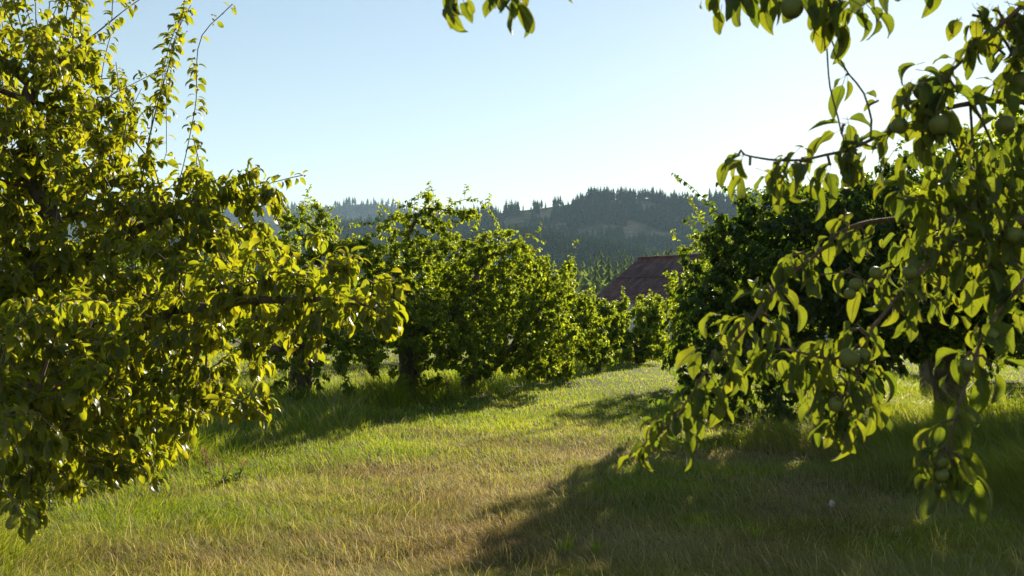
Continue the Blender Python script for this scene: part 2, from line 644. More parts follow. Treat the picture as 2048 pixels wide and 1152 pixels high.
CON = [conifer_template(s, tiers=tr, per=p, slim=sl, ragged=rg, bare=br) for s, tr, p, sl, rg, br in
       ((1, 9, 7, .17, .4, .12), (2, 8, 6, .21, .5, .2), (3, 10, 6, .14, .4, .1), (4, 8, 6, .19, .65, .28), (5, 9, 7, .23, .45, .08), (6, 7, 6, .16, .7, .34))]


def add_conifers(mb, pos, hgt, rng, tint):
    vs = rng.integers(0, len(CON), len(pos))
    ang = rng.random(len(pos)) * 2 * math.pi
    for k, (V, T, TT) in enumerate(CON):
        s = np.where(vs == k)[0]
        if not len(s):
            continue
        c, sn = np.cos(ang[s])[:, None], np.sin(ang[s])[:, None]
        h = hgt[s][:, None]
        wd = h * (0.8 + 0.5 * rng.random((len(s), 1)))
        X = (V[None, :, 0] * c - V[None, :, 1] * sn) * wd + pos[s, 0:1]
        Y = (V[None, :, 0] * sn + V[None, :, 1] * c) * wd + pos[s, 1:2]
        Z = V[None, :, 2] * h + pos[s, 2:3]
        off = (np.arange(len(s)) * len(V))[:, None, None]
        tt = np.repeat(tint[s], len(V))
        mb.add(np.stack([X, Y, Z], -1).reshape(-1, 3), t=(T[None] + off).reshape(-1, 3), tint=tt)
        # trunks share the block's vertices
        base = mb.n - len(s) * len(V)
        mb.t.append((TT[None] + off).reshape(-1, 3) + base)
        mb.tm.append(np.full(len(s) * len(TT), 1, np.int32))


def forest(name, fn, n, px0, px1, y0, y1, h0, h1, seed, label, keep):
    rng = np.random.default_rng(seed)
    px = rng.uniform(px0, px1, n)
    y = y0 + (y1 - y0) * rng.random(n)
    x = (px - 1024) / FPX * y
    k = keep(px, y, np.c_[x, y], rng)
    px, y, x = px[k], y[k], x[k]
    z = fn(px, y)
    h = rng.uniform(h0, h1, len(x)) * (0.7 + 0.6 * vnoise(np.c_[x, y], 60, seed))
    tint = np.clip(rng.normal(0.40, 0.16, len(x)) + (vnoise(np.c_[x, y], 110, seed + 7) - .5) * .7, 0, 0.93)
    tint[rng.random(len(x)) < 0.02] = 1.0
    mb = MB()
    add_conifers(mb, np.c_[x, y, z - 0.3], h, rng, tint)
    tag(mb.build(name, [M_PINE, M_PTRUNK], smooth=False), kind="stuff", label=label, cat="forest")


def keep_main(px, y, p, rng):
    d = 0.3 * vnoise(p, 130, 50) + 0.42 * vnoise(p, 55, 51) + 0.28 * vnoise(p, 20, 52)
    upper = sstep(1150, 1400, y)
    gap = ((px > 1080) & (px < 1420) & (y > 1180))
    thr = 0.26 + 0.11 * upper + 0.14 * gap
    rock = np.exp(-(((px - 1318) / 42) ** 2 + ((y - 960) / 120) ** 2))
    streak = vnoise(np.c_[p[:, 0] / 95, p[:, 1] / 20], 1.0, 55) > 0.90 - 0.22 * upper
    return (d > thr) & ~streak & (rng.random(len(px)) > rock * 0.97)


forest("hillside_forest", hill_main, 42000, 150, 1950, 690, 1420, 10, 17.5, 61, "dark conifer forest covering the slope of the main hill behind the orchard", keep_main)
forest("far_forest", hill_far, 7000, 100, 1150, 2250, 3010, 15, 24, 62, "hazy blue conifer forest on the farthest hill", lambda px, y, p, rng: vnoise(p, 70, 53) > 0.22)


def conifers(spots, label, group, seed, mesh_cache):
    """single conifers, each an object of its own sharing one of six meshes"""
    rng = np.random.default_rng(seed)
    for (x, y, z, h, big) in spots:
        k = int(rng.integers(0, len(CON)))
        key = (k, int(rng.integers(0, 2)))
        if key not in mesh_cache:
            mb = MB()
            V, T, TT = CON[k]
            mb.add(V, t=T, tint=0.32 + 0.25 * key[1])
            mb.t.append(TT.astype(np.int64))
            mb.tm.append(np.full(len(TT), 1, np.int32))
            o = mb.build("conifer_tree", [M_PINE, M_PTRUNK], smooth=False)
            mesh_cache[key] = o
        else:
            o = mesh_cache[key].copy()
            COL.objects.link(o)
        o.location = (x, y, z)
        o.rotation_euler = (0, 0, rng.random() * 6.28)
        w = h * (0.8 + 0.5 * rng.random())
        o.scale = (w, w, h)
        tag(o, label, "tree", group)


def make_single_conifers():
    rng = np.random.default_rng(71)
    cache = {}
    sp = []
    for i in range(95):
        px = rng.uniform(905, 1700)
        y = rng.uniform(1380, 1415)
        sp.append(((px - 1024) / FPX * y, y, float(hill_main(np.array([px]), np.array([y]))[0]) - 0.3, rng.uniform(5, 15) * (1.3 if rng.random() < 0.15 else 0.9), 0))
    conifers(sp, "dark conifer standing against the sky on the ridge of the main hill", "conifers along the main ridge", 72, cache)
    sp = []
    for i in range(40):
        px = rng.uniform(560, 800)
        y = rng.uniform(1380, 1415)
        sp.append(((px - 1024) / FPX * y, y, float(hill_main(np.array([px]), np.array([y]))[0]) - 0.3, rng.uniform(12, 22), 0))
    conifers(sp, "dark grey-green conifer on the low left shoulder in front of the blue far hill", "conifers on the low shoulder", 73, cache)
    sp = []
    for i in range(110):
        px = rng.uniform(1000, 1420)
        y = rng.uniform(300, 520)
        top = np.interp(px, [1000, 1100, 1180, 1260, 1340, 1420], [545, 540, 515, 508, 505, 508]) + rng.uniform(-6, 40)
        sp.append(((px - 1024) / FPX * y, y, -0.3, max(4.0, float(z_of(top, y))), 0))
    cache2 = {}
    conifers(sp, "sunlit mid-green young conifer in the stand at the hill's foot behind the barn", "young conifers behind the barn", 74, cache2)
    for o in cache2.values():
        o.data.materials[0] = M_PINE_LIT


M_PINE_LIT = leaf_material("sunlit_tone_young_needles", [(0.06, 0.095, 0.03), (0.085, 0.12, 0.038), (0.11, 0.14, 0.045), (0.11, 0.14, 0.045)], (2.6, 2.5, 1.0), tfac=0.45, rough=0.9, spec=0.02)  # needle green painted lighter so the young stand looks sunlit
make_single_conifers()


# ------------------------------------------------------------------ barn
def make_barn():
    m, n, l, out = new_mat("rusty_roof_metal")
    tc = n.new("ShaderNodeTexCoord")
    mp = n.new("ShaderNodeMapping")
    mp.inputs["Scale"].default_value = (1.3, 0.10, 1)
    l.new(tc.outputs["Object"], mp.inputs[0])
    a = noise(n, l, 2.2, 6, 0.65, mp.outputs[0])
    b = noise(n, l, 0.35, 4, 0.6, tc.outputs["Object"])
    r = ramp(n, [(0.34, (0.035, 0.015, 0.012)), (0.46, (0.085, 0.034, 0.026)), (0.58, (0.13, 0.06, 0.045)), (0.70, (0.24, 0.13, 0.10))])
    l.new(a.outputs[0], r.inputs[0])
    r2 = ramp(n, [(0.35, (0.7, 0.66, 0.66)), (0.65, (1.1, 1.05, 1.0))])
    l.new(b.outputs[0], r2.inputs[0])
    pb = n.new("ShaderNodeBsdfPrincipled")
    l.new(mix(n, l, 1.0, r.outputs[0], r2.outputs[0], 'MULTIPLY'), pb.inputs["Base Color"])
    pb.inputs["Roughness"].default_value = 0.6
    pb.inputs["Specular IOR Level"].default_value = 0.25
    l.new(pb.outputs[0], out.inputs["Surface"])
    wallm = simple_mat("painted_barn_boards", (0.42, 0.45, 0.48), 0.85, 0.18, 3)
    trim = simple_mat("barn_trim", (0.2, 0.13, 0.1), 0.8, 0.2, 4)
    darkm = simple_mat("barn_door_boards", (0.16, 0.11, 0.09), 0.85, 0.25, 4)
    A = P(1285, 517, 75.0)                       # left end of the ridge
    B = P(1193, 598, 70.0)                       # left end of the eave
    ridge = np.array([0.79, -0.613])
    run = np.array([-0.613, -0.79])
    depth = float(np.dot((B - A)[:2], run))
    zr, ze = A[2], B[2]
    ang = math.atan2(ridge[1], ridge[0])
    e = empty("barn", (A[0], A[1], 0))
    e.rotation_euler = (0, 0, ang)
    tag(e, "old barn with a rusty red corrugated metal roof behind the far orchard trees", "barn")
    # local frame: +x along the ridge, -y down the slope that faces the orchard
    Ln = 20.0
    sl = (zr - ze) / depth

    def slope(sgn, name):
        mb = MB()
        nr = 90
        for row, (y0, y1, lift) in enumerate(((0.0, depth * 0.5 + 0.1, 0.03), (depth * 0.5, depth + 0.35, 0.0))):
            xs = np.linspace(-0.3, Ln + 0.3, nr * 2 + 1)
            zz = np.where(np.arange(len(xs)) % 2 == 0, 0.0, 0.035)
            ptop = np.c_[xs, np.full(len(xs), -sgn * y0), zr - sl * y0 + zz + lift]
            pbot = np.c_[xs, np.full(len(xs), -sgn * y1), zr - sl * y1 + zz + lift]
            k = len(xs)
            lo = np.r_[ptop, pbot] - np.array([0, 0, 0.03])
            i = np.arange(k - 1)
            q = np.stack([i, i + k, i + k + 1, i + 1], -1)
            mb.add(np.r_[ptop, pbot, lo], np.r_[q, q[:, ::-1] + 2 * k, [[k, 3 * k, 3 * k + k - 1, 2 * k - 1]]][:-1])
        return mb.build(name, m, e, smooth=False)

    rf = slope(1, "roof")
    slope(-1, "roof")
    cap = MB()
    tube(cap, [(-0.35, 0, zr + 0.05), (Ln + 0.35, 0, zr + 0.05)], 0.11, 8)
    cap.build("ridge_cap", m, rf)
    wb = MB()
    w0, w1 = -depth + 0.15, depth - 0.15
    zt = ze + 0.02
    vs = [(0, w0, -.2), (Ln, w0, -.2), (Ln, w1, -.2), (0, w1, -.2), (0, w0, zt), (Ln, w0, zt), (Ln, w1, zt), (0, w1, zt), (0, 0, zr - 0.08), (Ln, 0, zr - 0.08)]
    wb.add(vs, [(0, 1, 5, 4), (1, 2, 6, 5), (2, 3, 7, 6), (3, 0, 4, 7)], [(4, 8, 7), (5, 6, 9)])
    for i in range(80):                          # vertical battens
        x = 0.12 + i * Ln / 80
        wb.add([(x, w0 - .02, 0), (x + .06, w0 - .02, 0), (x + .06, w0 - .02, zt - .05), (x, w0 - .02, zt - .05), (x, w0, 0), (x + .06, w0, 0), (x + .06, w0, zt - .05), (x, w0, zt - .05)],
               [(0, 1, 2, 3), (1, 5, 6, 2), (4, 0, 3, 7)])
    wb.build("wall", wallm, e, smooth=False)
    d = MB()
    for x0, x1, z0, z1, y in ((11, 14.2, 0.02, 2.7, w0 - 0.06), (11, 14.2, 1.2, 1.32, w0 - 0.09)):
        d.add([(x0, y, z0), (x1, y, z0), (x1, y, z1), (x0, y, z1), (x0, y + .05, z0), (x1, y + .05, z0), (x1, y + .05, z1), (x0, y + .05, z1)],
              [(0, 1, 2, 3), (1, 5, 6, 2), (4, 0, 3, 7), (3, 2, 6, 7)])
    d.build("door", darkm, e, smooth=False)
    f = MB()
    tube(f, [(-0.32, -depth - .36, zr - sl * (depth + .36) - .06), (Ln + 0.32, -depth - .36, zr - sl * (depth + .36) - .06)], 0.07, 6)
    f.build("gutter", trim, e)


make_barn()


# ------------------------------------------------------------------ leaves
def leaf_template(nu, ncol, theta, fold, twist=0.0, wave=0.0, width=0.30, petiole=0.22, seed=0):
    """unit leaf along +y, upper side +z; returns verts, quads, tris, rib"""
    r = np.random.default_rng(seed)
    us = np.linspace(0, 1, nu)
    V, rib, along = [], [], []
    for u in us:
        w = width * (math.sin(math.pi * u ** 0.82)) ** 0.72 * (1 - 0.25 * u) * 1.12 if 0 < u < 1 else 0.004
        if theta > 1e-3:
            y, z = math.sin(theta * u) / theta, -(1 - math.cos(theta * u)) / theta
        else:
            y, z = u, 0
        ca, sa = math.cos(theta * u), math.sin(theta * u)
        tw = twist * u
        for c in range(ncol):
            s = c / (ncol - 1) * 2 - 1
            f = fold * (1 - 0.4 * u)
            lx = s * w * math.cos(f)
            lz = abs(s) * w * math.sin(f) + wave * w * math.sin(u * 9 + seed + (1.7 if s > 0 else 0)) * abs(s)
            lx, lz = lx * math.cos(tw) - lz * math.sin(tw), lx * math.sin(tw) + lz * math.cos(tw)
            V.append((lx, y + lz * sa, z + lz * ca))
            rib.append(1 - abs(s))
            along.append(u)
    i = np.arange(nu - 1)[:, None] * ncol + np.arange(ncol - 1)[None, :]
    q = np.stack([i, i + 1, i + ncol + 1, i + ncol], -1).reshape(-1, 4).tolist()
    if petiole > 0:
        b = len(V)
        V += [(-.010, -petiole, .06 * petiole), (.010, -petiole, .06 * petiole), (.010, 0, 0), (-.010, 0, 0)]
        rib += [1, 1, 1, 1]
        along += [0, 0, 0, 0]
        q.append((b, b + 1, b + 2, b + 3))
        b = len(V)
        V += [(0, -petiole, .06 * petiole - .01), (0, -petiole, .06 * petiole + .01), (0, 0, .01), (0, 0, -.01)]
        rib += [1, 1, 1, 1]
        along += [0, 0, 0, 0]
        q.append((b, b + 1, b + 2, b + 3))
        V = np.array(V)
        V[:, 1] += petiole
    return np.array(V), np.array(q), np.c_[rib, along]


def template_set(nu, ncol, petiole, n=6, seed=0, wmul=1.0, th=(.35, 1.7), fd=(.15, .75), tw=.5, wv=.18):
    r = np.random.default_rng(seed)
    return [leaf_template(nu, ncol, r.uniform(*th), r.uniform(*fd), r.uniform(-tw, tw), r.uniform(0.0, wv), wmul * r.uniform(.25, .32), petiole, k) for k in range(n)]


T_NEAR = template_set(10, 5, 0.28, 16, 1, .82, (.4, 2.1), (.2, 1.2), 1.0, .34)
T_MID = template_set(6, 3, 0.2, 8, 2, .88, (.5, 1.9), (.2, .95))
T_FAR = template_set(4, 3, 0, 6, 3, 1.12)
T_TINY = template_set(3, 3, 0, 5, 4, 1.25)


def add_leaves(mb, pos, axis, up, size, templates, rng, tint, mat=0, rib=False):
    a = norm(axis)
    nrm = up - a * np.sum(up * a, -1, keepdims=True)
    nrm = norm(nrm)
    side = np.cross(a, nrm)
    k = rng.integers(0, len(templates), len(pos))
    for t, (V, Q, RB) in enumerate(templates):
        s = np.where(k == t)[0]
        if not len(s):
            continue
        sz = size[s][:, None, None]
        wv = (0.85 + 0.35 * rng.random(len(s)))[:, None, None]
        W = pos[s][:, None] + sz * (V[None, :, 0:1] * side[s][:, None] * wv + V[None, :, 1:2] * a[s][:, None] + V[None, :, 2:3] * nrm[s][:, None])
        off = (np.arange(len(s)) * len(V))[:, None, None]
        kw = dict(tint=np.repeat(tint[s], len(V)))
        if rib:
            kw["rib"] = np.tile(RB[:, 0], len(s))
            kw["along"] = np.tile(RB[:, 1], len(s))
        mb.add(W.reshape(-1, 3), (Q[None] + off).reshape(-1, 4), mat=mat, **kw)


def leaf_dirs(tw, n, rng, droop=0.75, spread=0.9):
    """leaf axes and upper-side normals round twig directions tw (n,3)"""
    rnd = rng.normal(size=(n, 3))
    rnd = rnd - tw * np.sum(rnd * tw, -1, keepdims=True)
    ax = norm(norm(rnd) * spread + tw * 0.55 + np.array([0, 0, -droop]) * (0.5 + rng.random((n, 1))))
    up = np.array([0, 0, 1.0]) + rng.normal(size=(n, 3)) * 0.35 + norm(rnd) * 0.3
    return ax, up


# ------------------------------------------------------------------ apple trees
def colonize(init, parents, att, D, di, dk, iters, rng, trop=(0, 0, 0.0)):
    """space colonisation: grows nodes from init towards the attractors"""
    pos = list(map(np.asarray, init))
    par = list(parents)
    kids = [0] * len(pos)
    for p in par:
        if p >= 0:
            kids[p] += 1
    A = np.asarray(att, float)
    N = np.asarray(pos, float)
    best = np.full(len(A), 1e9)
    bi = np.zeros(len(A), int)
    for c in range(0, len(N), 400):
        d = np.linalg.norm(A[:, None] - N[None, c:c + 400], axis=2)
        j = d.argmin(1)
        dd = d[np.arange(len(A)), j]
        m = dd < best
        best[m], bi[m] = dd[m], j[m] + c
    alive = best > dk
    trop = np.asarray(trop)
    for it in range(iters):
        act = alive & (best < di)
        if not act.any():
            break
        idx = np.where(act)[0]
        nodes = bi[idx]
        uq, inv = np.unique(nodes, return_inverse=True)
        v = norm(A[idx] - np.array([pos[k] for k in nodes]))
        acc = np.zeros((len(uq), 3))
        np.add.at(acc, inv, v)
        new = []
        for u_, ac in zip(uq, acc):
            if kids[u_] >= 3:
                continue
            dv = norm(ac / max(np.linalg.norm(ac), 1e-6) + trop + rng.normal(size=3) * 0.22)
            new.append((u_, pos[u_] + dv * D))
        blocked = set(int(u_) for u_ in uq if kids[u_] >= 3)
        if blocked:
            bad = np.array([int(b) in blocked for b in bi])
            alive &= ~(bad & act)
        if not new:
            break
        base = len(pos)
        for u_, p in new:
            kids[u_] += 1
            pos.append(p)
            par.append(int(u_))
            kids.append(0)
        NP = np.array([p for _, p in new])
        d = np.linalg.norm(A[:, None] - NP[None], axis=2)
        j = d.argmin(1)
        dd = d[np.arange(len(A)), j]
        m = dd < best
        best[m], bi[m] = dd[m], j[m] + base
        alive &= best > dk
    return np.array(pos), np.array(par)


def sample_env(env, n, rng, seed, clump=0.35, cs=0.35):
    """attractor points in a union of ellipsoids (centre, radii, weight), denser to the outside, with gaps"""
    w = np.array([e[2] * e[1][0] * e[1][1] * e[1][2] for e in env])
    cnt = np.maximum(4, (w / w.sum() * n * 1.8).astype(int))
    out = []
    for e, c in zip(env, cnt):
        d = norm(rng.normal(size=(c, 3)))
        r = rng.random(c) ** 0.42
        out.append(np.asarray(e[0]) + d * r[:, None] * np.asarray(e[1]))
    p = np.concatenate(out)
    p = p[p[:, 2] > 0.12]
    nz = vnoise(p, cs, seed)
    p = p[(nz > clump) | (rng.random(len(p)) < 0.15)]
    rng.shuffle(p)
    return p[:n]


def wood(pos, par, r_root, r_tip=0.0022):
    """pipe-model radii and chains of nodes"""
    n = len(pos)
    cnt = np.zeros(n)
    nk = np.zeros(n, int)
    for i in range(n - 1, -1, -1):
        if nk[i] == 0:
            cnt[i] = 1
        if par[i] >= 0:
            cnt[par[i]] += cnt[i]
            nk[par[i]] += 1
    e = math.log(r_root / r_tip) / math.log(max(cnt.max(), 2))
    rad = r_tip * cnt ** e
    main = np.full(n, -1)
    for i in range(n):
        p = par[i]
        if p >= 0 and (main[p] < 0 or cnt[i] > cnt[main[p]]):
            main[p] = i
    chains = []
    for i in range(n):
        if par[i] < 0 or main[par[i]] != i:
            ch = [i] if par[i] < 0 else [par[i], i]
            while main[ch[-1]] >= 0:
                ch.append(main[ch[-1]])
            chains.append(ch)
    return cnt, rad, chains


def add_wood(mbT, mbC, pos, par, r_root, thick, thin, seed, twig_mat):
    """thick wood goes to the trunk mesh, twigs to the crown mesh"""
    cnt, rad, chains = wood(pos, par, r_root)
    for ch in chains:
        rr = rad[ch].copy()
        if par[ch[0]] >= 0 or len(ch) > 1:
            if par[ch[1] if len(ch) > 1 else ch[0]] == ch[0] and rr[0] > rr[min(1, len(rr) - 1)] * 1.3 and ch[0] != chains[0][0]:
                rr[0] = rr[1] * 1.1
        pts = pos[ch]
        if len(pts) > 3:
            sm = pts.copy()
            sm[1:-1] = 0.25 * pts[:-2] + 0.5 * pts[1:-1] + 0.25 * pts[2:]
            pts = sm
        k = int(np.sum(rr > thick))
        if k >= 2:
            tube(mbT, pts[:k + 1], rr[:k + 1], 10 if rr[0] > 0.06 else 7, rough=0.22 if rr[0] > .03 else .1, seed=seed)
        b = max(0, k - 1) if k >= 2 else 0
        if len(ch) - b >= 2 and rr[b] > thin:
            tube(mbC, pts[b:], np.maximum(rr[b:], 0.0016), 4, mat=twig_mat)
    return cnt, rad


def apple_tree(label, base, trunk, env, n_att, n_leaf, leaf, templates, lmat, seed, D=0.16, r_root=0.12, limbs=(), shoots=(), clump=0.35, cs=0.35,
               droop=0.75, tint=(0.45, 0.22), di=1.3, thin=0.0, group="apple trees of the orchard", terminal=16, apples=0, sprays=0, spray_len=(.3, .7), spray_out=.7, spray_xmax=1e9):
    rng = np.random.default_rng(seed)
    base = np.asarray(base, float)
    root = empty("apple_tree", base)
    tag(root, label, "tree", group)
    pos, par = [], []

    def chain(pts, parent):
        for p in pts:
            pos.append(np.asarray(p, float))
            par.append(parent)
            parent = len(pos) - 1
        return parent

    tr = smooth_line([base + np.array([0, 0, -0.1])] + [np.asarray(t, float) for t in trunk], D)
    jit = (np.c_[vnoise(tr, 0.4, seed), vnoise(tr, 0.4, seed + 1), np.zeros(len(tr))] - 0.5) * 0.12
    jit[:, 2] = 0
    tip = chain(tr + jit, -1)
    for lb in limbs:
        lp = smooth_line([pos[tip]] + [np.asarray(t, float) for t in lb], D)[1:]
        lp = lp + (np.c_[vnoise(lp, .3, seed + 2), vnoise(lp, .3, seed + 3), vnoise(lp, .3, seed + 4)] - 0.5) * 0.13
        chain(lp, tip)
    att = sample_env(env, n_att, rng, seed, clump, cs)
    pos2, par2 = colonize(pos, par, att, D, di, D * 1.25, 90, rng, (0, 0, 0.03))
    pos, par = list(pos2), list(par2)
    shoot_nodes = []
    for sh in shoots:
        pts = smooth_line(sh, 0.06)
        d = np.linalg.norm(np.array(pos) - pts[0], axis=1)
        start = int(d.argmin())
        s0 = len(pos)
        chain(pts, start)
        shoot_nodes.append((s0, len(pos)))
    if sprays:                                    # upright young shoots out of the crown's upper side
        P0 = np.array(pos)
        ctr = P0.mean(0)
        w = np.clip(P0[:, 2] - np.percentile(P0[:, 2], 35), 0, None) + 0.02 * np.linalg.norm(P0[:, :2] - ctr[:2], axis=1)
        w[:len(tr)] = 0
        w[P0[:, 0] > spray_xmax] = 0
        for k in rng.choice(len(P0), sprays, p=w / w.sum()):
            L = rng.uniform(*spray_len)
            o = P0[k] - ctr
            o[2] = 0
            d = norm(np.array([0, 0, 1.0]) + norm(o) * rng.uniform(0, spray_out) + rng.normal(size=3) * .25)
            bend = norm(o) * rng.uniform(-.05, .25) * L
            m = max(4, int(L / .06))
            t_ = np.linspace(0, 1, m)[:, None]
            pts = P0[k] + d * L * t_ + bend * t_ ** 2 + np.array([0, 0, -.12]) * L * t_ ** 3
            s0 = len(pos)
            chain(pts[1:], int(k))
            shoot_nodes.append((s0, len(pos)))
    pos, par = np.array(pos), np.array(par)
    mbT, mbC = MB(), MB()
    cnt, rad = add_wood(mbT, mbC, pos, par, r_root, 0.011, thin, seed, 1)
    # leaves on the thin wood
    el = np.where((cnt <= terminal) & (par >= 0))[0]
    insh = np.zeros(len(pos), bool)
    for a_, b_ in shoot_nodes:
        insh[a_:b_] = True
    el = el[~insh[el]]
    nc = max(1, n_leaf // 5)                      # spurs, each with a rosette of leaves
    cl = rng.integers(0, nc, n_leaf)
    pick = el[rng.integers(0, len(el), nc)][cl]
    t = rng.random((nc, 1))[cl]
    pp = pos[par[pick]] * (1 - t) + pos[pick] * t + rng.normal(size=(nc, 3))[cl] * D * 0.16 + rng.normal(size=(n_leaf, 3)) * leaf * 0.16
    tw = norm(pos[pick] - pos[par[pick]])
    ax, up = leaf_dirs(tw, n_leaf, rng, droop)
    size = leaf * rng.uniform(0.6, 1.25, n_leaf)
    tn = np.clip(rng.normal(tint[0], tint[1], n_leaf), 0, 0.92) + (rng.random(n_leaf) < 0.002) * 0.08
    add_leaves(mbC, pp, ax, up, size, templates, rng, tn)
    for a_, b_ in shoot_nodes:
        n = int((b_ - a_) * 4.6)
        f = np.sort(rng.random(n)) * (b_ - a_ - 1.001)
        i0 = a_ + f.astype(int)
        fr = (f - f.astype(int))[:, None]
        pp = pos[i0] * (1 - fr) + pos[i0 + 1] * fr
        tw = norm(pos[i0 + 1] - pos[i0])
        ax, up = leaf_dirs(tw, n, rng, droop * 0.8, 1.1)
        size = leaf * rng.uniform(0.75, 1.3, n) * (1.08 - 0.45 * f / (b_ - a_))
        add_leaves(mbC, pp, ax, up, size, templates, rng, np.clip(rng.normal(tint[0], tint[1], n), 0, 0.92))
    mbT.build("trunk", M_BARK, root, origin=base)
    mbC.build("crown", [lmat, M_TWIG], root, origin=base)
    if apples:
        el2 = np.where((cnt <= 30) & (par >= 0))[0]
        for j in rng.choice(el2, apples):
            add_apple(pos[j] + np.array([0, 0, -0.05]), rng.uniform(0.024, 0.031), root, base, rng)
    return root


def apple_mesh():
    """a fruit of unit radius with a dimpled top and base; stalk and calyx are meshes of their own"""
    mb = MB()
    nu, nv = 12, 18
    V = []
    for i in range(nu + 1):
        t = i / nu * math.pi
        r = math.sin(t) * (1 + 0.05 * math.cos(t)) + 0.001
        z = 1.0 * math.cos(t) - 0.30 * math.exp(-(math.sin(t) / 0.32) ** 2) * (1 if t < 1.57 else -0.55)
        for k in range(nv):
            a = k / nv * 2 * math.pi
            lob = 1 + 0.018 * math.cos(5 * a) * (1 if t > 1.7 else 0.3)
            V.append((r * lob * math.cos(a), r * lob * math.sin(a), z))
    i = np.arange(nu)[:, None] * nv
    k = np.arange(nv)[None]
    q = np.stack([i + k, i + nv + k, i + nv + (k + 1) % nv, i + (k + 1) % nv], -1).reshape(-1, 4)
    mb.add(V, q)
    for s in range(5):                            # withered calyx tips under the fruit
        a = s / 5 * 6.283
        d = np.array([math.cos(a), math.sin(a), 0])
        p = np.array([-d[1], d[0], 0])
        c = np.array([0, 0, -0.72])
        mb.add([c + d * .05 + p * .05, c + d * .05 - p * .05, c + d * .2 + np.array([0, 0, -0.22])], t=[(0, 1, 2)], mat=1)
    tube(mb, [(0, 0, 0.5), (0.03, 0.02, 0.8), (0.1, 0.04, 1.25), (0.12, 0.02, 1.6)], [0.07, 0.05, 0.05, 0.07], 6, mat=2)
    return mb


APPLE_PROTO = []


def add_apple(at, r, parent, base, rng):
    if not APPLE_PROTO:
        o = apple_mesh().build("apple", [M_APPLE, M_TWIG, M_TWIG])
        APPLE_PROTO.append(o)
    else:
        o = APPLE_PROTO[0].copy()
        COL.objects.link(o)
    o.parent = parent
    o.location = Vector(at) - Vector(base)
    o.scale = (r, r, r)
    o.rotation_euler = (rng.uniform(-.5, .5), rng.uniform(-.5, .5), rng.uniform(0, 6.28))
    return o


def E(px, py, d, rx, rz, ry, w=1.0):
    """an ellipsoid of the crown: its centre and its half-axes, sizes across given in photo pixels at that distance"""
    return (P(px, py, d), np.array([rx / FPX * d, ry, rz / FPX * d]), w)


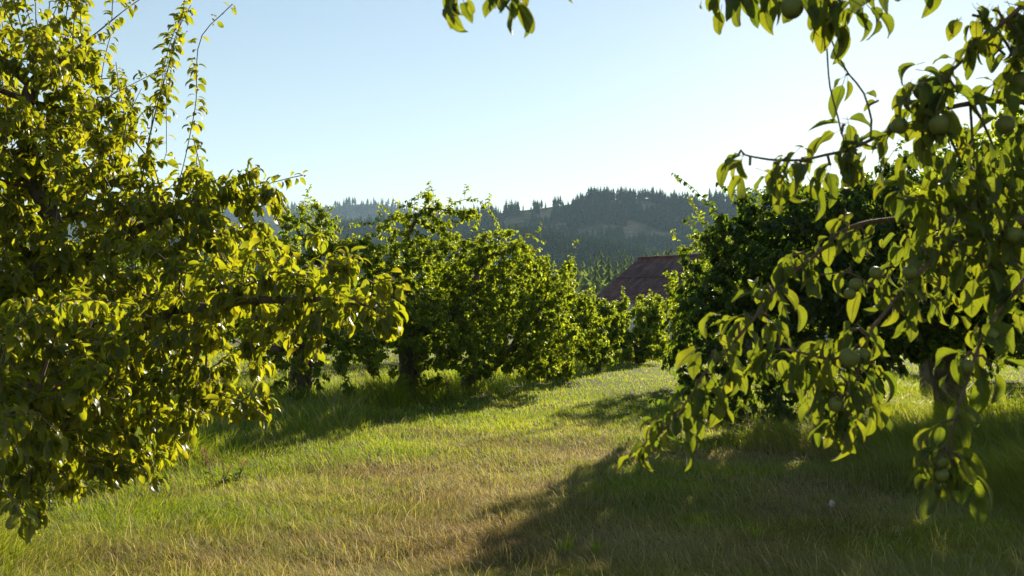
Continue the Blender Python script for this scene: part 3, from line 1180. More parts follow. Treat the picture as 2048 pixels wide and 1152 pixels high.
# --- the near tree on the left
apple_tree("large yellow-green apple tree with tall water shoots filling the left edge nearest the path", (-3.15, 5.1, 0),
           [(-3.1, 5.1, 0.5), (-2.95, 5.0, 0.85)],
           [E(40, 500, 5.0, 340, 330, 0.8, .75), E(110, 210, 4.9, 170, 170, 0.7, .5), E(330, 600, 4.5, 280, 190, 0.5, .8), E(380, 440, 4.9, 170, 130, 0.6, .9),
            E(600, 560, 4.2, 170, 80, 0.35, 1.7), E(720, 590, 4.0, 110, 75, .28, 2.4), E(570, 650, 4.2, 160, 60, 0.4, 1.5), E(760, 650, 3.95, 60, 45, .2, 2.2), E(660, 520, 4.1, 90, 50, .25, 2), E(420, 740, 4.4, 110, 90, 0.4),
            E(90, 720, 3.5, 170, 170, 0.35, 1.8), E(270, 820, 4.2, 130, 110, 0.3), E(30, 900, 3.0, 70, 110, .3, 1.5), E(470, 800, 4.2, 80, 50, .3, 1.6), E(180, 940, 4.3, 170, 60, .4, .7),
            E(545, 375, 5.0, 60, 35, .2, 1.3), E(340, 900, 4.3, 30, 40, .2), E(-100, 700, 4.6, 300, 350, 0.9, .7), E(-160, 250, 5.0, 200, 300, .8, .6), E(230, 720, 4.4, 210, 150, .6, 1.1), E(120, 860, 3.9, 150, 110, .5), E(260, 900, 4.5, 110, 60, .4, .8), E(90, 940, 3.9, 130, 70, .4, 1.3), E(70, 1010, 3.7, 90, 45, .3, 1.2), E(230, 930, 4.2, 80, 40, .3), E(200, 940, 4.6, 140, 50, .4, .8), E(130, 330, 4.9, 170, 120, .7, .8)],
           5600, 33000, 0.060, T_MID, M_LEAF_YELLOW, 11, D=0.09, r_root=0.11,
           limbs=[[P(300, 640, 4.7), P(450, 610, 4.3), P(620, 588, 4.1), P(730, 610, 4.0), P(790, 640, 3.95)], [P(80, 560, 4.9), P(60, 300, 4.9), P(70, 150, 4.9)],
                  [P(60, 760, 4.0), P(20, 860, 3.2)], [(-3.6, 5.8, 1.5), (-3.9, 6.1, 2.2)], [P(200, 500, 4.9), P(330, 430, 4.9), P(460, 380, 5.0)]],
           shoots=[[P(333, 330, 4.9), P(333, 156, 4.8), P(338, 120, 4.8), P(359, 57, 4.8), P(370, 0, 4.8), P(372, -30, 4.8)],
                   [P(344, 406, 4.7), P(365, 339, 4.7), P(385, 245, 4.7), P(393, 198, 4.7), P(393, 130, 4.7), P(401, 68, 4.7), P(443, 31, 4.7), P(465, 8, 4.7)],
                   [P(89, 156, 4.7), P(125, 119, 4.7), P(198, 62, 4.7), P(245, 23, 4.7), P(285, -5, 4.7)],
                   [P(115, 312, 4.6), P(177, 229, 4.6), P(208, 198, 4.6), P(262, 170, 4.6), P(300, 150, 4.6)],
                   [P(242, 340, 4.7), P(250, 260, 4.7), P(262, 215, 4.7)], [P(276, 400, 4.8), P(302, 260, 4.8), P(325, 170, 4.8), P(335, 120, 4.8)],
                   [P(70, 120, 4.8), P(72, 50, 4.8), P(70, -20, 4.8)], [P(34, 80, 4.8), P(15, 30, 4.8), P(0, 0, 4.8)], [P(130, 50, 4.8), P(150, 20, 4.8), P(180, -5, 4.8)],
                   [P(420, 420, 4.7), P(400, 330, 4.7), P(385, 270, 4.7)],
                   [P(440, 390, 5.0), P(510, 375, 5.0), P(570, 358, 5.0), P(608, 350, 5.0)], [P(30, 990, 2.7), P(40, 1030, 2.6), P(75, 1060, 2.6)],
                   [P(440, 790, 4.2), P(480, 800, 4.1), P(528, 830, 4.1)], [P(300, 840, 4.0), P(345, 870, 3.9), P(372, 905, 3.9)],
                   [P(120, 600, 3.3), P(200, 600, 3.1), P(270, 610, 3.1)]],
           clump=0.36, cs=0.22, tint=(0.55, 0.2), terminal=8, apples=9, sprays=120, spray_len=(.2, .5), spray_out=.2, spray_xmax=-1.55)

# --- the left row, going away
apple_tree("spreading apple tree with a low dark trunk just behind the big yellow-green tree", (-2.75, 13.2, 0), [(-2.75, 13.2, 0.6), (-2.7, 13.15, 0.95)],
           [E(610, 520, 13.0, 120, 90, 1.1), E(600, 430, 13, 55, 40, .5), E(700, 500, 12.8, 90, 45, .8), E(560, 640, 12.6, 140, 70, 1.0), E(690, 660, 12.4, 90, 60, .9),
            E(650, 425, 13, 22, 40, .2), E(470, 600, 13, 110, 120, 1.1), E(560, 770, 12.6, 60, 30, .5, .7), E(760, 690, 12.4, 60, 45, .5, .8), E(560, 800, 12.4, 60, 45, .5, .8), E(680, 800, 11.8, 50, 40, .4, .7), E(610, 700, 12.6, 140, 60, .9, .8)],
           2800, 20000, 0.062, T_FAR, M_LEAF, 12, D=0.13, r_root=0.15,
           limbs=[[P(540, 700, 13.0), P(500, 620, 13), P(480, 560, 13)], [P(690, 690, 13.1), P(740, 640, 13)], [P(630, 600, 13.1), P(640, 480, 13.1)]],
           shoots=[[P(600, 430, 13), P(620, 405, 13), P(622, 392, 13)], [P(640, 480, 13), P(700, 450, 13), P(740, 446, 13)], [P(700, 520, 13), P(730, 480, 13), P(760, 460, 13)]],
           clump=0.36, apples=0, tint=(.5, .22), droop=.5, sprays=30, spray_len=(.2, .5))
apple_tree("tall old apple tree with bare grey limbs and an arching top branch mid-row", (-1.53, 14.5, 0), [(-1.5, 14.5, 0.55), (-1.47, 14.5, 0.95)],
           [E(860, 550, 14.4, 150, 90, 1.3), E(850, 440, 14.4, 70, 45, .5, 1.2), E(855, 400, 14.4, 40, 28, .35, 1.6), E(930, 430, 14.3, 50, 25, .35, 1.3), E(940, 500, 14.2, 90, 50, .8), E(870, 640, 13.8, 130, 90, 1.2), E(760, 540, 14, 80, 60, .8),
            E(1000, 560, 14.2, 90, 110, .9), E(760, 660, 13.8, 60, 50, .6), E(880, 745, 14, 60, 30, .5, .6), E(790, 450, 14.4, 40, 40, .4), E(760, 730, 14, 70, 40, .6, .7), E(820, 760, 13.8, 60, 40, .5, .7), E(900, 700, 13.8, 110, 50, .9, .9)],
           4000, 31000, 0.060, T_FAR, M_LEAF, 13, D=0.13, r_root=0.16,
           limbs=[[P(745, 690, 14.3), P(690, 680, 14.3)], [P(830, 660, 14.4), P(820, 560, 14.3), P(815, 470, 14.3), P(850, 410, 14.3)], [P(900, 640, 14.3), P(940, 590, 14.2), P(960, 540, 14.2)],
                  [P(790, 600, 13.9), P(800, 540, 13.7), P(740, 545, 13.6), P(700, 565, 13.6)]],
           shoots=[[P(850, 450, 14.3), P(868, 400, 14.3), P(862, 372, 14.3)], [P(870, 440, 14.3), P(910, 405, 14.3), P(955, 400, 14.3), P(985, 430, 14.3), P(1003, 470, 14.3)],
                   [P(1010, 510, 14.2), P(1050, 470, 14.2), P(1090, 485, 14.2)], [P(830, 460, 14.3), P(800, 425, 14.3), P(775, 440, 14.3)], [P(800, 480, 14.3), P(750, 470, 14.3), P(705, 470, 14.3)],
                   [P(830, 420, 14.3), P(830, 395, 14.3), P(850, 385, 14.3)], [P(890, 760, 13.4), P(905, 800, 13.2), P(908, 838, 13.2)], [P(890, 790, 13.3), P(935, 815, 13.2), P(965, 828, 13.2)]],
           clump=0.38, droop=.5, apples=0, tint=(.55, .22), sprays=22, spray_len=(.15, .4))
apple_tree("bushy apple tree with a forked low trunk to the right of the old arching tree", (-0.72, 16.4, 0), [(-0.72, 16.4, 0.3), (-0.7, 16.4, 0.45)],
           [E(1040, 600, 16.2, 110, 100, 1.3), E(980, 650, 15.6, 100, 80, 1.0), E(1110, 560, 16.4, 50, 50, .7), E(1100, 660, 16, 70, 70, 1.0), E(1000, 720, 15.6, 90, 40, .8, .8), E(1080, 730, 16, 60, 35, .7, .8),
            E(930, 560, 16.5, 80, 70, 1), E(1050, 540, 16.4, 60, 50, .7), E(1060, 690, 15.4, 110, 70, .9), E(960, 765, 15.8, 40, 20, .4, .6)],
           3400, 29000, 0.062, T_FAR, M_LEAF, 14, D=0.14, r_root=0.12,
           limbs=[[P(870, 725, 16.2), P(850, 690, 16.2)], [P(980, 735, 16.2), P(1030, 690, 16.2), P(1060, 640, 16.2)], [P(945, 680, 16.4), P(960, 600, 16.4)]],
           shoots=[[P(1120, 540, 16.3), P(1138, 520, 16.3), P(1140, 505, 16.3)], [P(1130, 600, 16), P(1160, 590, 16), P(1180, 575, 16)]], clump=0.36, droop=.5, tint=(.5, .22), sprays=18, spray_len=(.15, .4))
apple_tree("rounded sunlit apple tree behind the forked one and left of the barn", (0.75, 20.5, 0), [(0.75, 20.5, 0.35), (0.75, 20.5, 0.55)],
           [E(1130, 640, 20.3, 70, 80, 1.2), E(1090, 600, 20.3, 60, 60, 1.0), E(1170, 670, 20, 50, 60, 1.0), E(1120, 720, 19.8, 60, 35, .9, .8), E(1125, 565, 20.3, 35, 30, .6)],
           2200, 20000, 0.07, T_FAR, M_LEAF, 15, D=0.17, r_root=0.10, limbs=[[P(1090, 680, 20.4), P(1070, 620, 20.4)], [P(1140, 680, 20.4), P(1160, 640, 20.4)]],
           shoots=[[P(1135, 560, 20), P(1145, 540, 20)]], clump=0.32, droop=.5, tint=(.5, .2), sprays=14, spray_len=(.15, .4))
apple_tree("small leafy apple tree below the left end of the barn roof", (2.1, 24.5, 0), [(2.1, 24.5, 0.4)],
           [E(1205, 670, 24.3, 40, 60, 1.1), E(1180, 640, 24.3, 35, 50, .9), E(1225, 640, 24.3, 30, 40, .9), E(1190, 715, 24, 40, 25, .8)],
           1200, 12000, 0.09, T_TINY, M_LEAF, 16, D=0.2, r_root=0.08, limbs=[[P(1190, 680, 24.4)], [P(1220, 680, 24.4)]], shoots=[[P(1187, 600, 24.3), P(1187, 565, 24.3)]], clump=0.28, droop=.5, tint=(.4, .2))
apple_tree("dense round apple tree in front of the barn roof at the path's end", (3.7, 29.5, 0), [(3.7, 29.5, 0.4)],
           [E(1270, 660, 29.3, 55, 65, 1.6), E(1250, 620, 29.3, 35, 35, 1.2), E(1300, 690, 29, 35, 40, 1.2), E(1240, 700, 29, 40, 40, 1.2), E(1310, 630, 29.6, 30, 40, 1.1)],
           1500, 15000, 0.10, T_TINY, M_LEAF, 17, D=0.22, r_root=0.10, limbs=[[P(1255, 670, 29.4)], [P(1295, 670, 29.4)]], shoots=[[P(1247, 600, 29), P(1247, 572, 29)], [P(1300, 600, 29), P(1302, 578, 29)]], clump=0.25, droop=.5, tint=(.45, .2))
apple_tree("pale green far apple tree beyond the path's end, right of the dense round tree", (6.0, 38, 0), [(6.0, 38, 0.5)],
           [E(1335, 640, 38, 50, 50, 1.7), E(1300, 610, 38, 35, 30, 1.3), E(1380, 650, 38, 40, 45, 1.5), E(1340, 690, 37.6, 45, 30, 1.5)],
           1100, 10000, 0.13, T_TINY, M_LEAF, 18, D=0.3, r_root=0.10, limbs=[[P(1325, 660, 38)], [P(1360, 660, 38)]], clump=0.22, droop=.5, tint=(.6, .2))

# --- a second row on the left, seen between the trunks of the first
for lab, x, y, sd in (("second-row apple tree at the far left beyond the big yellow-green tree", -13.5, 20.0, 25),
                      ("second-row apple tree closing the gap under the old tree's right limbs", 0.3, 37.0, 26),
                      ("shaded apple tree of the second row, seen through the gap left of the big trunks", -7.4, 18.5, 21),
                      ("second-row apple tree seen low between the two dark trunks", -4.9, 25.0, 22),
                      ("second-row apple tree seen beneath the arching old tree's crown", -2.2, 31.0, 23),
                      ("second-row apple tree mostly hidden behind the big yellow-green tree", -9.6, 14.0, 24)):
    apple_tree(lab, (x, y, 0), [(x, y, 0.5), (x + .05, y, 0.8)],
               [((x, y, 1.7), np.array([2.0, 2.0, 0.9]), 1), ((x + 1.1, y - .5, 1.0), np.array([1.5, 1.3, .75]), 1), ((x - 1.2, y, 1.0), np.array([1.5, 1.3, .75]), 1), ((x + 2.2, y, 1.2), np.array([1.2, 1.0, .7]), 1), ((x - 2.2, y, 1.2), np.array([1.2, 1.0, .7]), 1), ((x + .1, y, 2.3), np.array([1.0, 1.0, .5]), 1)],
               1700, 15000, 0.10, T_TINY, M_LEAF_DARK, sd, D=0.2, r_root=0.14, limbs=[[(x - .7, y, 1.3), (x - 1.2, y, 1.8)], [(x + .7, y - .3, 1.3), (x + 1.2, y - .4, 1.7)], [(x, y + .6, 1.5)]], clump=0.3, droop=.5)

# --- the right row
apple_tree("big dark apple tree with a drooping skirt and thick leaning trunk right of the path", (4.95, 11.3, 0), [(4.9, 11.3, 0.45), (4.72, 11.25, 0.9), (4.65, 11.2, 1.15)],
           [E(1700, 480, 11.0, 260, 110, 1.9, 1.1), E(1560, 560, 10.2, 190, 130, 1.3, 1.1), E(1470, 670, 10.0, 110, 110, .9, 1.1), E(1900, 500, 11, 220, 150, 1.9), E(1540, 760, 9.7, 110, 70, .7),
            E(1430, 620, 10.4, 70, 90, .7), E(1700, 620, 9.6, 180, 90, 1.0), E(1440, 760, 10, 70, 60, .6, .9), E(1800, 420, 11.2, 240, 70, 1.3), E(1480, 480, 10.6, 70, 50, .6),
            E(2150, 500, 11.5, 220, 160, 1.8), E(1680, 690, 10, 130, 60, .8, .8), E(1400, 600, 10.3, 60, 90, .7), E(1395, 720, 10.0, 60, 100, .6), E(1480, 810, 9.6, 120, 50, .6, 1.2), E(1640, 740, 9.7, 130, 60, .7, 1.1), E(1560, 690, 9.6, 160, 80, .8), E(1850, 640, 10.3, 120, 60, .7, 1.0), E(1990, 650, 11, 110, 60, .8, 1.0), E(1760, 690, 10.0, 90, 60, .6), E(1840, 690, 10.3, 90, 45, .6), E(2000, 690, 10.8, 100, 50, .7), E(1690, 770, 9.8, 90, 55, .5), E(1550, 830, 9.3, 150, 40, .5, 1.3), E(1650, 810, 9.5, 90, 40, .5), E(1660, 420, 10.6, 220, 75, 1.1), E(1840, 380, 11.2, 230, 70, 1.2), E(1480, 465, 10.3, 80, 60, .7), E(1420, 510, 10.4, 60, 50, .6), E(2020, 610, 10.8, 110, 60, 1.0), E(1800, 660, 9.8, 90, 50, .7)],
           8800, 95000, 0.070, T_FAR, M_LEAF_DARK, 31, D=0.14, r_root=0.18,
           limbs=[[P(1780, 640, 11), P(1640, 600, 10.6), P(1520, 600, 10.4)], [P(1880, 600, 11.3), P(1850, 480, 11.3), P(1780, 410, 11.3)], [P(1960, 600, 11.4), P(2080, 520, 11.5)],
                  [P(1800, 620, 10.4), P(1700, 560, 9.8)], [P(1900, 600, 12), P(1840, 520, 12.6)]],
           shoots=[[P(1490, 470, 10.5), P(1430, 420, 10.4), P(1385, 375, 10.4), P(1345, 345, 10.4)], [P(1440, 540, 10.4), P(1390, 560, 10.4), P(1335, 545, 10.4)], [P(1700, 420, 11), P(1745, 370, 11), P(1775, 330, 11)],
                   [P(1560, 460, 10.6), P(1600, 420, 10.6), P(1650, 400, 10.6)], [P(1450, 500, 10.4), P(1420, 450, 10.4)], [P(1800, 400, 11), P(1830, 360, 11), P(1850, 340, 11)],
                   [P(1380, 780, 9.9), P(1335, 795, 9.8), P(1300, 800, 9.8)], [P(1380, 620, 10.2), P(1345, 680, 10.1), P(1325, 735, 10.1)], [P(1650, 420, 11), P(1670, 395, 11), P(1700, 370, 11)]],
           clump=0.30, droop=.75, tint=(.42, .22), apples=14, sprays=70, spray_len=(.2, .5))
apple_tree("green apple tree at the right edge between the near drooping boughs and the dark tree", (4.75, 7.9, 0), [(4.75, 7.9, 0.6), (4.6, 7.8, 1.1)],
           [((4.3, 7.6, 1.9), np.array([1.35, 1.4, 0.75]), 1), ((3.7, 7.2, 2.1), np.array([0.8, .9, .45]), 1), ((4.6, 7.7, 2.6), np.array([1.1, 1.1, .55]), 1), ((5.6, 8.0, 2.0), np.array([1.2, 1.4, .8]), 1)],
           2400, 22000, 0.076, T_FAR, M_LEAF, 32, D=0.12, r_root=0.14, limbs=[[(4.0, 7.5, 1.6), (3.6, 7.2, 1.9)], [(4.5, 7.7, 1.9), (4.4, 7.6, 2.6)], [(5.3, 8.1, 1.7)]], clump=0.36, tint=(.45, .22))
apple_tree("sunlit-edged apple tree behind the dark tree's left side, throwing its shadow across the path", (4.3, 18.6, 0), [(4.3, 18.6, 0.5), (4.25, 18.55, 0.9)],
           [E(1450, 590, 18.5, 100, 90, 1.3), E(1380, 610, 18.3, 55, 80, 1.0), E(1350, 570, 18.2, 30, 40, .5), E(1500, 510, 18.6, 120, 60, 1.1), E(1420, 500, 18.5, 70, 40, .7), E(1560, 600, 18.8, 110, 90, 1.3),
            E(1390, 700, 18.0, 60, 35, .9), E(1345, 660, 18.1, 30, 50, .6)],
           2400, 22000, 0.072, T_FAR, M_LEAF, 33, D=0.15, r_root=0.15, limbs=[[P(1420, 640, 18.5), P(1370, 600, 18.4)], [P(1500, 640, 18.6), P(1530, 560, 18.7)], [P(1460, 560, 18.5), P(1430, 500, 18.5)]], clump=0.3, droop=.5, tint=(.5, .22),
           sprays=35, spray_len=(.2, .5), shoots=[[P(1440, 480, 18.5), P(1400, 430, 18.4), P(1375, 390, 18.4)], [P(1360, 560, 18.2), P(1340, 550, 18.2), P(1328, 545, 18.2)]])
apple_tree("far apple tree at the right edge beyond the sunlit grass", (10.9, 20.5, 0), [(10.9, 20.5, 0.6), (10.8, 20.5, 1.0)],
           [((10.8, 20.5, 2.0), np.array([2.3, 2.0, 1.0]), 1), ((9.4, 20.3, 1.1), np.array([1.4, 1.2, .85]), 1), ((10.9, 20.0, .9), np.array([1.6, 1.0, .7]), 1), ((12.2, 20.5, 1.3), np.array([1.3, 1.2, .8]), 1)],
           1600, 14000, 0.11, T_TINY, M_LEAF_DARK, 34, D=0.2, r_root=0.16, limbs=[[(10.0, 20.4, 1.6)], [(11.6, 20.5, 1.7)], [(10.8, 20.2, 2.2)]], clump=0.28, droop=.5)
apple_tree("low-crowned shaded apple tree in the next row at the right edge of the view", (9.6, 17.0, 0), [(9.6, 17.0, 0.5), (9.5, 17.0, 0.9)],
           [((9.4, 17.0, 1.6), np.array([1.7, 1.5, .9]), 1), ((8.4, 16.9, 1.0), np.array([1.1, 1.0, .75]), 1), ((9.4, 16.6, .8), np.array([1.5, 1.0, .6]), 1), ((10.6, 17.0, 1.3), np.array([1.5, 1.3, .9]), 1), ((9.4, 16.9, 2.3), np.array([1.3, 1.2, .6]), 1)],
           1800, 15000, 0.085, T_TINY, M_LEAF_DARK, 36, D=0.18, r_root=0.15, limbs=[[(8.9, 17.0, 1.4)], [(10.3, 17.0, 1.5)], [(9.5, 16.8, 2.0)]], clump=0.3, droop=.5)
apple_tree("far apple tree behind the dark tree, closing the view under its crown", (8.3, 25.5, 0), [(8.3, 25.5, 0.6), (8.3, 25.5, 1.0)],
           [((8.3, 25.5, 1.7), np.array([2.6, 2.0, 1.2]), 1), ((6.6, 25.2, 1.2), np.array([1.5, 1.2, .9]), 1), ((10.0, 25.5, 1.3), np.array([1.5, 1.2, .9]), 1)],
           1600, 14000, 0.13, T_TINY, M_LEAF_DARK, 35, D=0.25, r_root=0.16, limbs=[[(7.4, 25.4, 1.6)], [(9.1, 25.5, 1.7)]], clump=0.25, droop=.5)


# --- the near tree on the right: its boughs hang into the picture
def near_tree():
    rng = np.random.default_rng(5)
    base = np.array([2.35, 2.35, 0.0])
    root = empty("apple_tree", base)
    tag(root, "near apple tree with drooping fruit-laden boughs hanging in from the right and top", "tree", "apple trees of the orchard")
    head = np.array([2.2, 2.3, 1.55])
    mbT = MB()
    sl = smooth_line([base + [0, 0, -.1], (2.36, 2.36, .5), (2.28, 2.3, 1.0), head], .08)
    tube(mbT, sl, np.linspace(.13, .09, len(sl)), 12, rough=.2)
    for pts, r0, r1 in (([head, (1.9, 2.2, 1.75), (1.5, 2.1, 1.78)], .06, .022), ([head, (1.9, 2.1, 2.0), (1.4, 1.9, 2.15), (0.7, 1.75, 2.1), (-.1, 1.7, 1.95)], .06, .012),
                        ([head, (2.5, 2.8, 2.1), (2.6, 3.4, 2.7)], .06, .02), ([head, (2.9, 2.2, 2.0), (3.5, 2.1, 2.4)], .06, .02), ([head, (2.1, 1.7, 2.1), (2.0, 1.2, 2.5)], .05, .02),
                        ([head, (1.95, 2.35, 1.45), (1.6, 2.3, 1.3)], .05, .02)):
        sl = smooth_line(pts, .07)
        tube(mbT, sl, np.linspace(r0, r1, len(sl)), 9, rough=.15)
    trunk = mbT.build("trunk", M_BARK, root, origin=base)
    # the crown outside the picture, over and right of the trunk
    crown = MB()
    n = 2600
    c = np.array([[2.9, 2.0, 2.5], [3.4, 2.3, 2.2], [2.3, 1.2, 2.5], [3.0, 1.4, 2.3]])[rng.integers(0, 4, n)]
    pp = c + norm(rng.normal(size=(n, 3))) * (rng.random((n, 1)) ** .45) * np.array([.8, .8, .5])
    inframe = (pp[:, 0] / pp[:, 1] < 0.60) & (pp[:, 2] < 1 + .42 * pp[:, 1])
    inframe |= vnoise(pp, .3, 8) < .42
    pp = pp[~inframe]
    tw = norm(pp - head)
    ax, up = leaf_dirs(tw, len(pp), rng)
    add_leaves(crown, pp, ax, up, .085 * rng.uniform(.7, 1.2, len(pp)), T_MID, rng, np.clip(rng.normal(.5, .2, len(pp)), 0, .9))
    for k in range(60):
        p = pp[rng.integers(0, len(pp))]
        st = np.array([2.2, 2.3, 1.9]) * .5 + p * .5
        tube(crown, smooth_line([st, st * .5 + p * .5 + rng.normal(size=3) * .08, p], .1), .004, 4, mat=1)
    crown.build("crown", [M_LEAF_NEAR, M_TWIG], root, origin=base)

    def bough(pts, r0, r1, clusters, apples, twigs=(), lsize=.085, dens=1.0, t0=.15):
        """one bough: wood, leaves (spurs along it and the listed clusters), fruit"""
        line = smooth_line([P(*q) if len(q) == 3 and q[2] < 50 and q[0] > 20 else np.asarray(q, float) for q in pts], .03)
        mbW, mbL = MB(), MB()
        tube(mbW, line, np.linspace(r0, r1, len(line)), 8, rough=.12, seed=3)
        lines = [(line, dens, t0)]
        for tw_, rr in twigs:
            tl = smooth_line([P(*q) for q in tw_], .03)
            j = np.linalg.norm(line - tl[0], axis=1).argmin()
            tl = smooth_line(np.r_[line[j:j + 1], tl[1:] if np.linalg.norm(tl[0] - line[j]) < .03 else tl], .03)
            tube(mbW, tl, np.linspace(rr, .0016, len(tl)), 6)
            lines.append((tl, dens if rr > .0019 else 0.0, .12))
        L = []
        for ln, dn, ts in lines:
            seg = np.r_[0, np.cumsum(np.linalg.norm(np.diff(ln, axis=0), axis=1))]
            ns = int(seg[-1] / .038 * dn)
            for s in range(ns):
                f = ts + (1 - ts) * (s + rng.random() * .8) / max(ns, 1)
                i = min(int(f * (len(ln) - 1)), len(ln) - 2)
                tdir = norm(ln[i + 1] - ln[i])
                spur = rng.normal(size=3)
                spur = norm(spur - tdir * spur.dot(tdir) + np.array([0, 0, .15]))
                k = rng.integers(1, 5)
                tip = ln[i] + spur * rng.uniform(.008, .04)
                if k > 1:
                    tube(mbW, [ln[i], tip], [.0028, .0022], 5)
                for _ in range(k):
                    L.append((tip, norm(tdir * .5 + spur * .6), lsize * rng.uniform(.4, 1.2)))
            tdir = norm(ln[-1] - ln[-2])
            for _ in range(4 if dn > 0 else 0):
                L.append((ln[-1], tdir, lsize * rng.uniform(.55, .9)))
        allp = np.concatenate([ln for ln, _, _ in lines])
        for cx, cy, cd, rad_px, cnt in clusters:
            cpos = P(cx, cy, cd)
            j = np.linalg.norm(allp - cpos, axis=1).argmin()
            if np.linalg.norm(allp[j] - cpos) > .012:
                tube(mbW, smooth_line([allp[j], (allp[j] + cpos) / 2 + [0, 0, .01], cpos], .03), [.003] * len(smooth_line([allp[j], (allp[j] + cpos) / 2 + [0, 0, .01], cpos], .03)), 5)
            for _ in range(int(cnt * 1.3)):
                off = rng.normal(size=3) * rad_px / FPX * cd * .42
                L.append((cpos + off, norm(off + [0, 0, .01]), lsize * rng.uniform(.45, 1.2)))
        lp = np.array([q[0] for q in L])  # leaf bases
        ltw = np.array([q[1] for q in L])
        ls = np.array([q[2] for q in L]) * .88
        ax, up = leaf_dirs(ltw, len(L), rng, 1.0, .85)
        add_leaves(mbL, lp, ax, up, ls, T_NEAR, rng, np.clip(rng.normal(.5, .22, len(L)), 0, .93), rib=True)
        w = mbW.build("bough", M_TWIG, root, origin=base)
        mbL.build("foliage", M_LEAF_NEAR, w, origin=base)
        for axp, ayp, ad, ar in apples:
            at = P(axp, ayp, ad)
            r = ar / FPX * ad * .88
            j = np.linalg.norm(allp - at, axis=1).argmin()
            add_apple(at, r, w, base, rng)
            if 0.02 < np.linalg.norm(allp[j] - at) < .2:
                pass
        return w

    # long drooping bough to the lower left
    bough([(1.65, 2.35, 1.32), (2060, 410, 2.3), (1920, 440, 2.25), (1836, 436, 2.2), (1781, 439, 2.2), (1719, 449, 2.15), (1677, 468, 2.15), (1646, 496, 2.1), (1594, 541, 2.1), (1557, 572, 2.1), (1505, 640, 2.05), (1479, 671, 2.05),
           (1448, 707, 2.05), (1411, 744, 2.0), (1385, 785, 2.0), (1354, 832, 2.0), (1328, 858, 2.0), (1293, 886, 2.0)], .0085, .002,
          [(1590, 510, 2.1, 40, 8), (1530, 575, 2.1, 30, 7), (1475, 645, 2.05, 40, 8), (1430, 700, 2.0, 40, 7), (1400, 770, 2.0, 40, 7), (1335, 850, 2.0, 35, 6), (1300, 885, 2.0, 20, 5), (1640, 520, 2.1, 30, 4), (1370, 810, 2.0, 30, 5)],
          [(1521, 590, 2.08, 13)], dens=.85, lsize=.066, t0=.36)
    # bough with the hanging fruit cluster in the middle
    bough([(1.65, 2.32, 1.3), (2070, 440, 2.2), (1960, 460, 2.15), (1896, 491, 2.1), (1850, 535, 2.05), (1823, 561, 2.05), (1771, 624, 2.0), (1745, 655, 2.0), (1728, 700, 2.0), (1703, 775, 2.0), (1680, 800, 2.0)], .011, .0025,
          [(1700, 660, 2.0, 45, 9), (1690, 715, 1.98, 40, 8), (1590, 705, 2.0, 50, 9), (1540, 715, 2.0, 35, 6), (1620, 730, 2.0, 50, 9), (1670, 790, 1.98, 45, 9), (1720, 800, 2.0, 40, 7), (1810, 560, 2.05, 45, 8), (1850, 500, 2.1, 45, 9),
           (1760, 560, 2.05, 40, 6), (1700, 830, 2.0, 30, 5), (1735, 680, 2.0, 30, 4)],
          [(1672, 809, 1.96, 18), (1698, 716, 1.94, 23), (1725, 712, 1.97, 19), (1820, 545, 2.0, 17), (1711, 569, 2.0, 15), (1752, 546, 2.04, 15), (1700, 588, 2.0, 14)],
          twigs=[([(1745, 690, 2.0), (1667, 718, 2.0), (1589, 702, 2.0), (1526, 697, 2.0)], .0035), ([(1790, 600, 2.05), (1740, 570, 2.05), (1700, 545, 2.05), (1640, 550, 2.05)], .003),
                 ([(1728, 720, 2.0), (1690, 800, 2.0), (1660, 840, 2.0)], .003)], dens=.6, lsize=.070, t0=.3)
    # bough against the sky with one long leafy tip to the left
    bough([(1.55, 2.15, 1.7), (2090, 190, 2.15), (2048, 204, 2.1), (1981, 202, 2.1), (1900, 215, 2.05), (1840, 240, 2.05), (1778, 263, 2.0), (1741, 280, 2.0), (1697, 300, 2.0), (1650, 310, 2.0), (1610, 320, 2.0), (1567, 321, 2.0), (1537, 319, 2.0),
           (1502, 313, 2.0), (1488, 309, 2.0)], .010, .0018,
          [(1860, 190, 2.0, 50, 9), (1900, 230, 2.0, 50, 9), (1810, 240, 2.0, 40, 8), (1740, 290, 2.0, 40, 7), (1690, 250, 2.0, 35, 6), (1850, 300, 2.05, 55, 10), (1920, 320, 2.05, 60, 12), (1985, 290, 2.05, 55, 11), (1660, 330, 2.0, 35, 7),
           (1600, 330, 2.0, 40, 7), (1555, 335, 2.0, 30, 5), (1500, 330, 2.0, 16, 3), (1476, 312, 2.0, 8, 2), (1840, 160, 2.0, 30, 5), (1680, 320, 2.0, 30, 5), (1950, 370, 2.1, 60, 10)],
          [(1799, 252, 1.97, 20), (1880, 250, 1.96, 24), (1845, 182, 2.0, 21), (2040, 165, 2.0, 26), (2010, 250, 2.02, 22)],
          twigs=[([(1750, 208 + 60, 2.0), (1728, 187, 2.0), (1697, 148, 2.0), (1671, 100, 2.0), (1655, 60, 2.0), (1650, 0, 2.0)], .0025), ([(1690, 300, 2.0), (1676, 235, 2.0), (1660, 174, 2.0), (1654, 100, 2.0), (1650, 17, 2.0)], .0018)],
          dens=.45, lsize=.078, t0=.25)
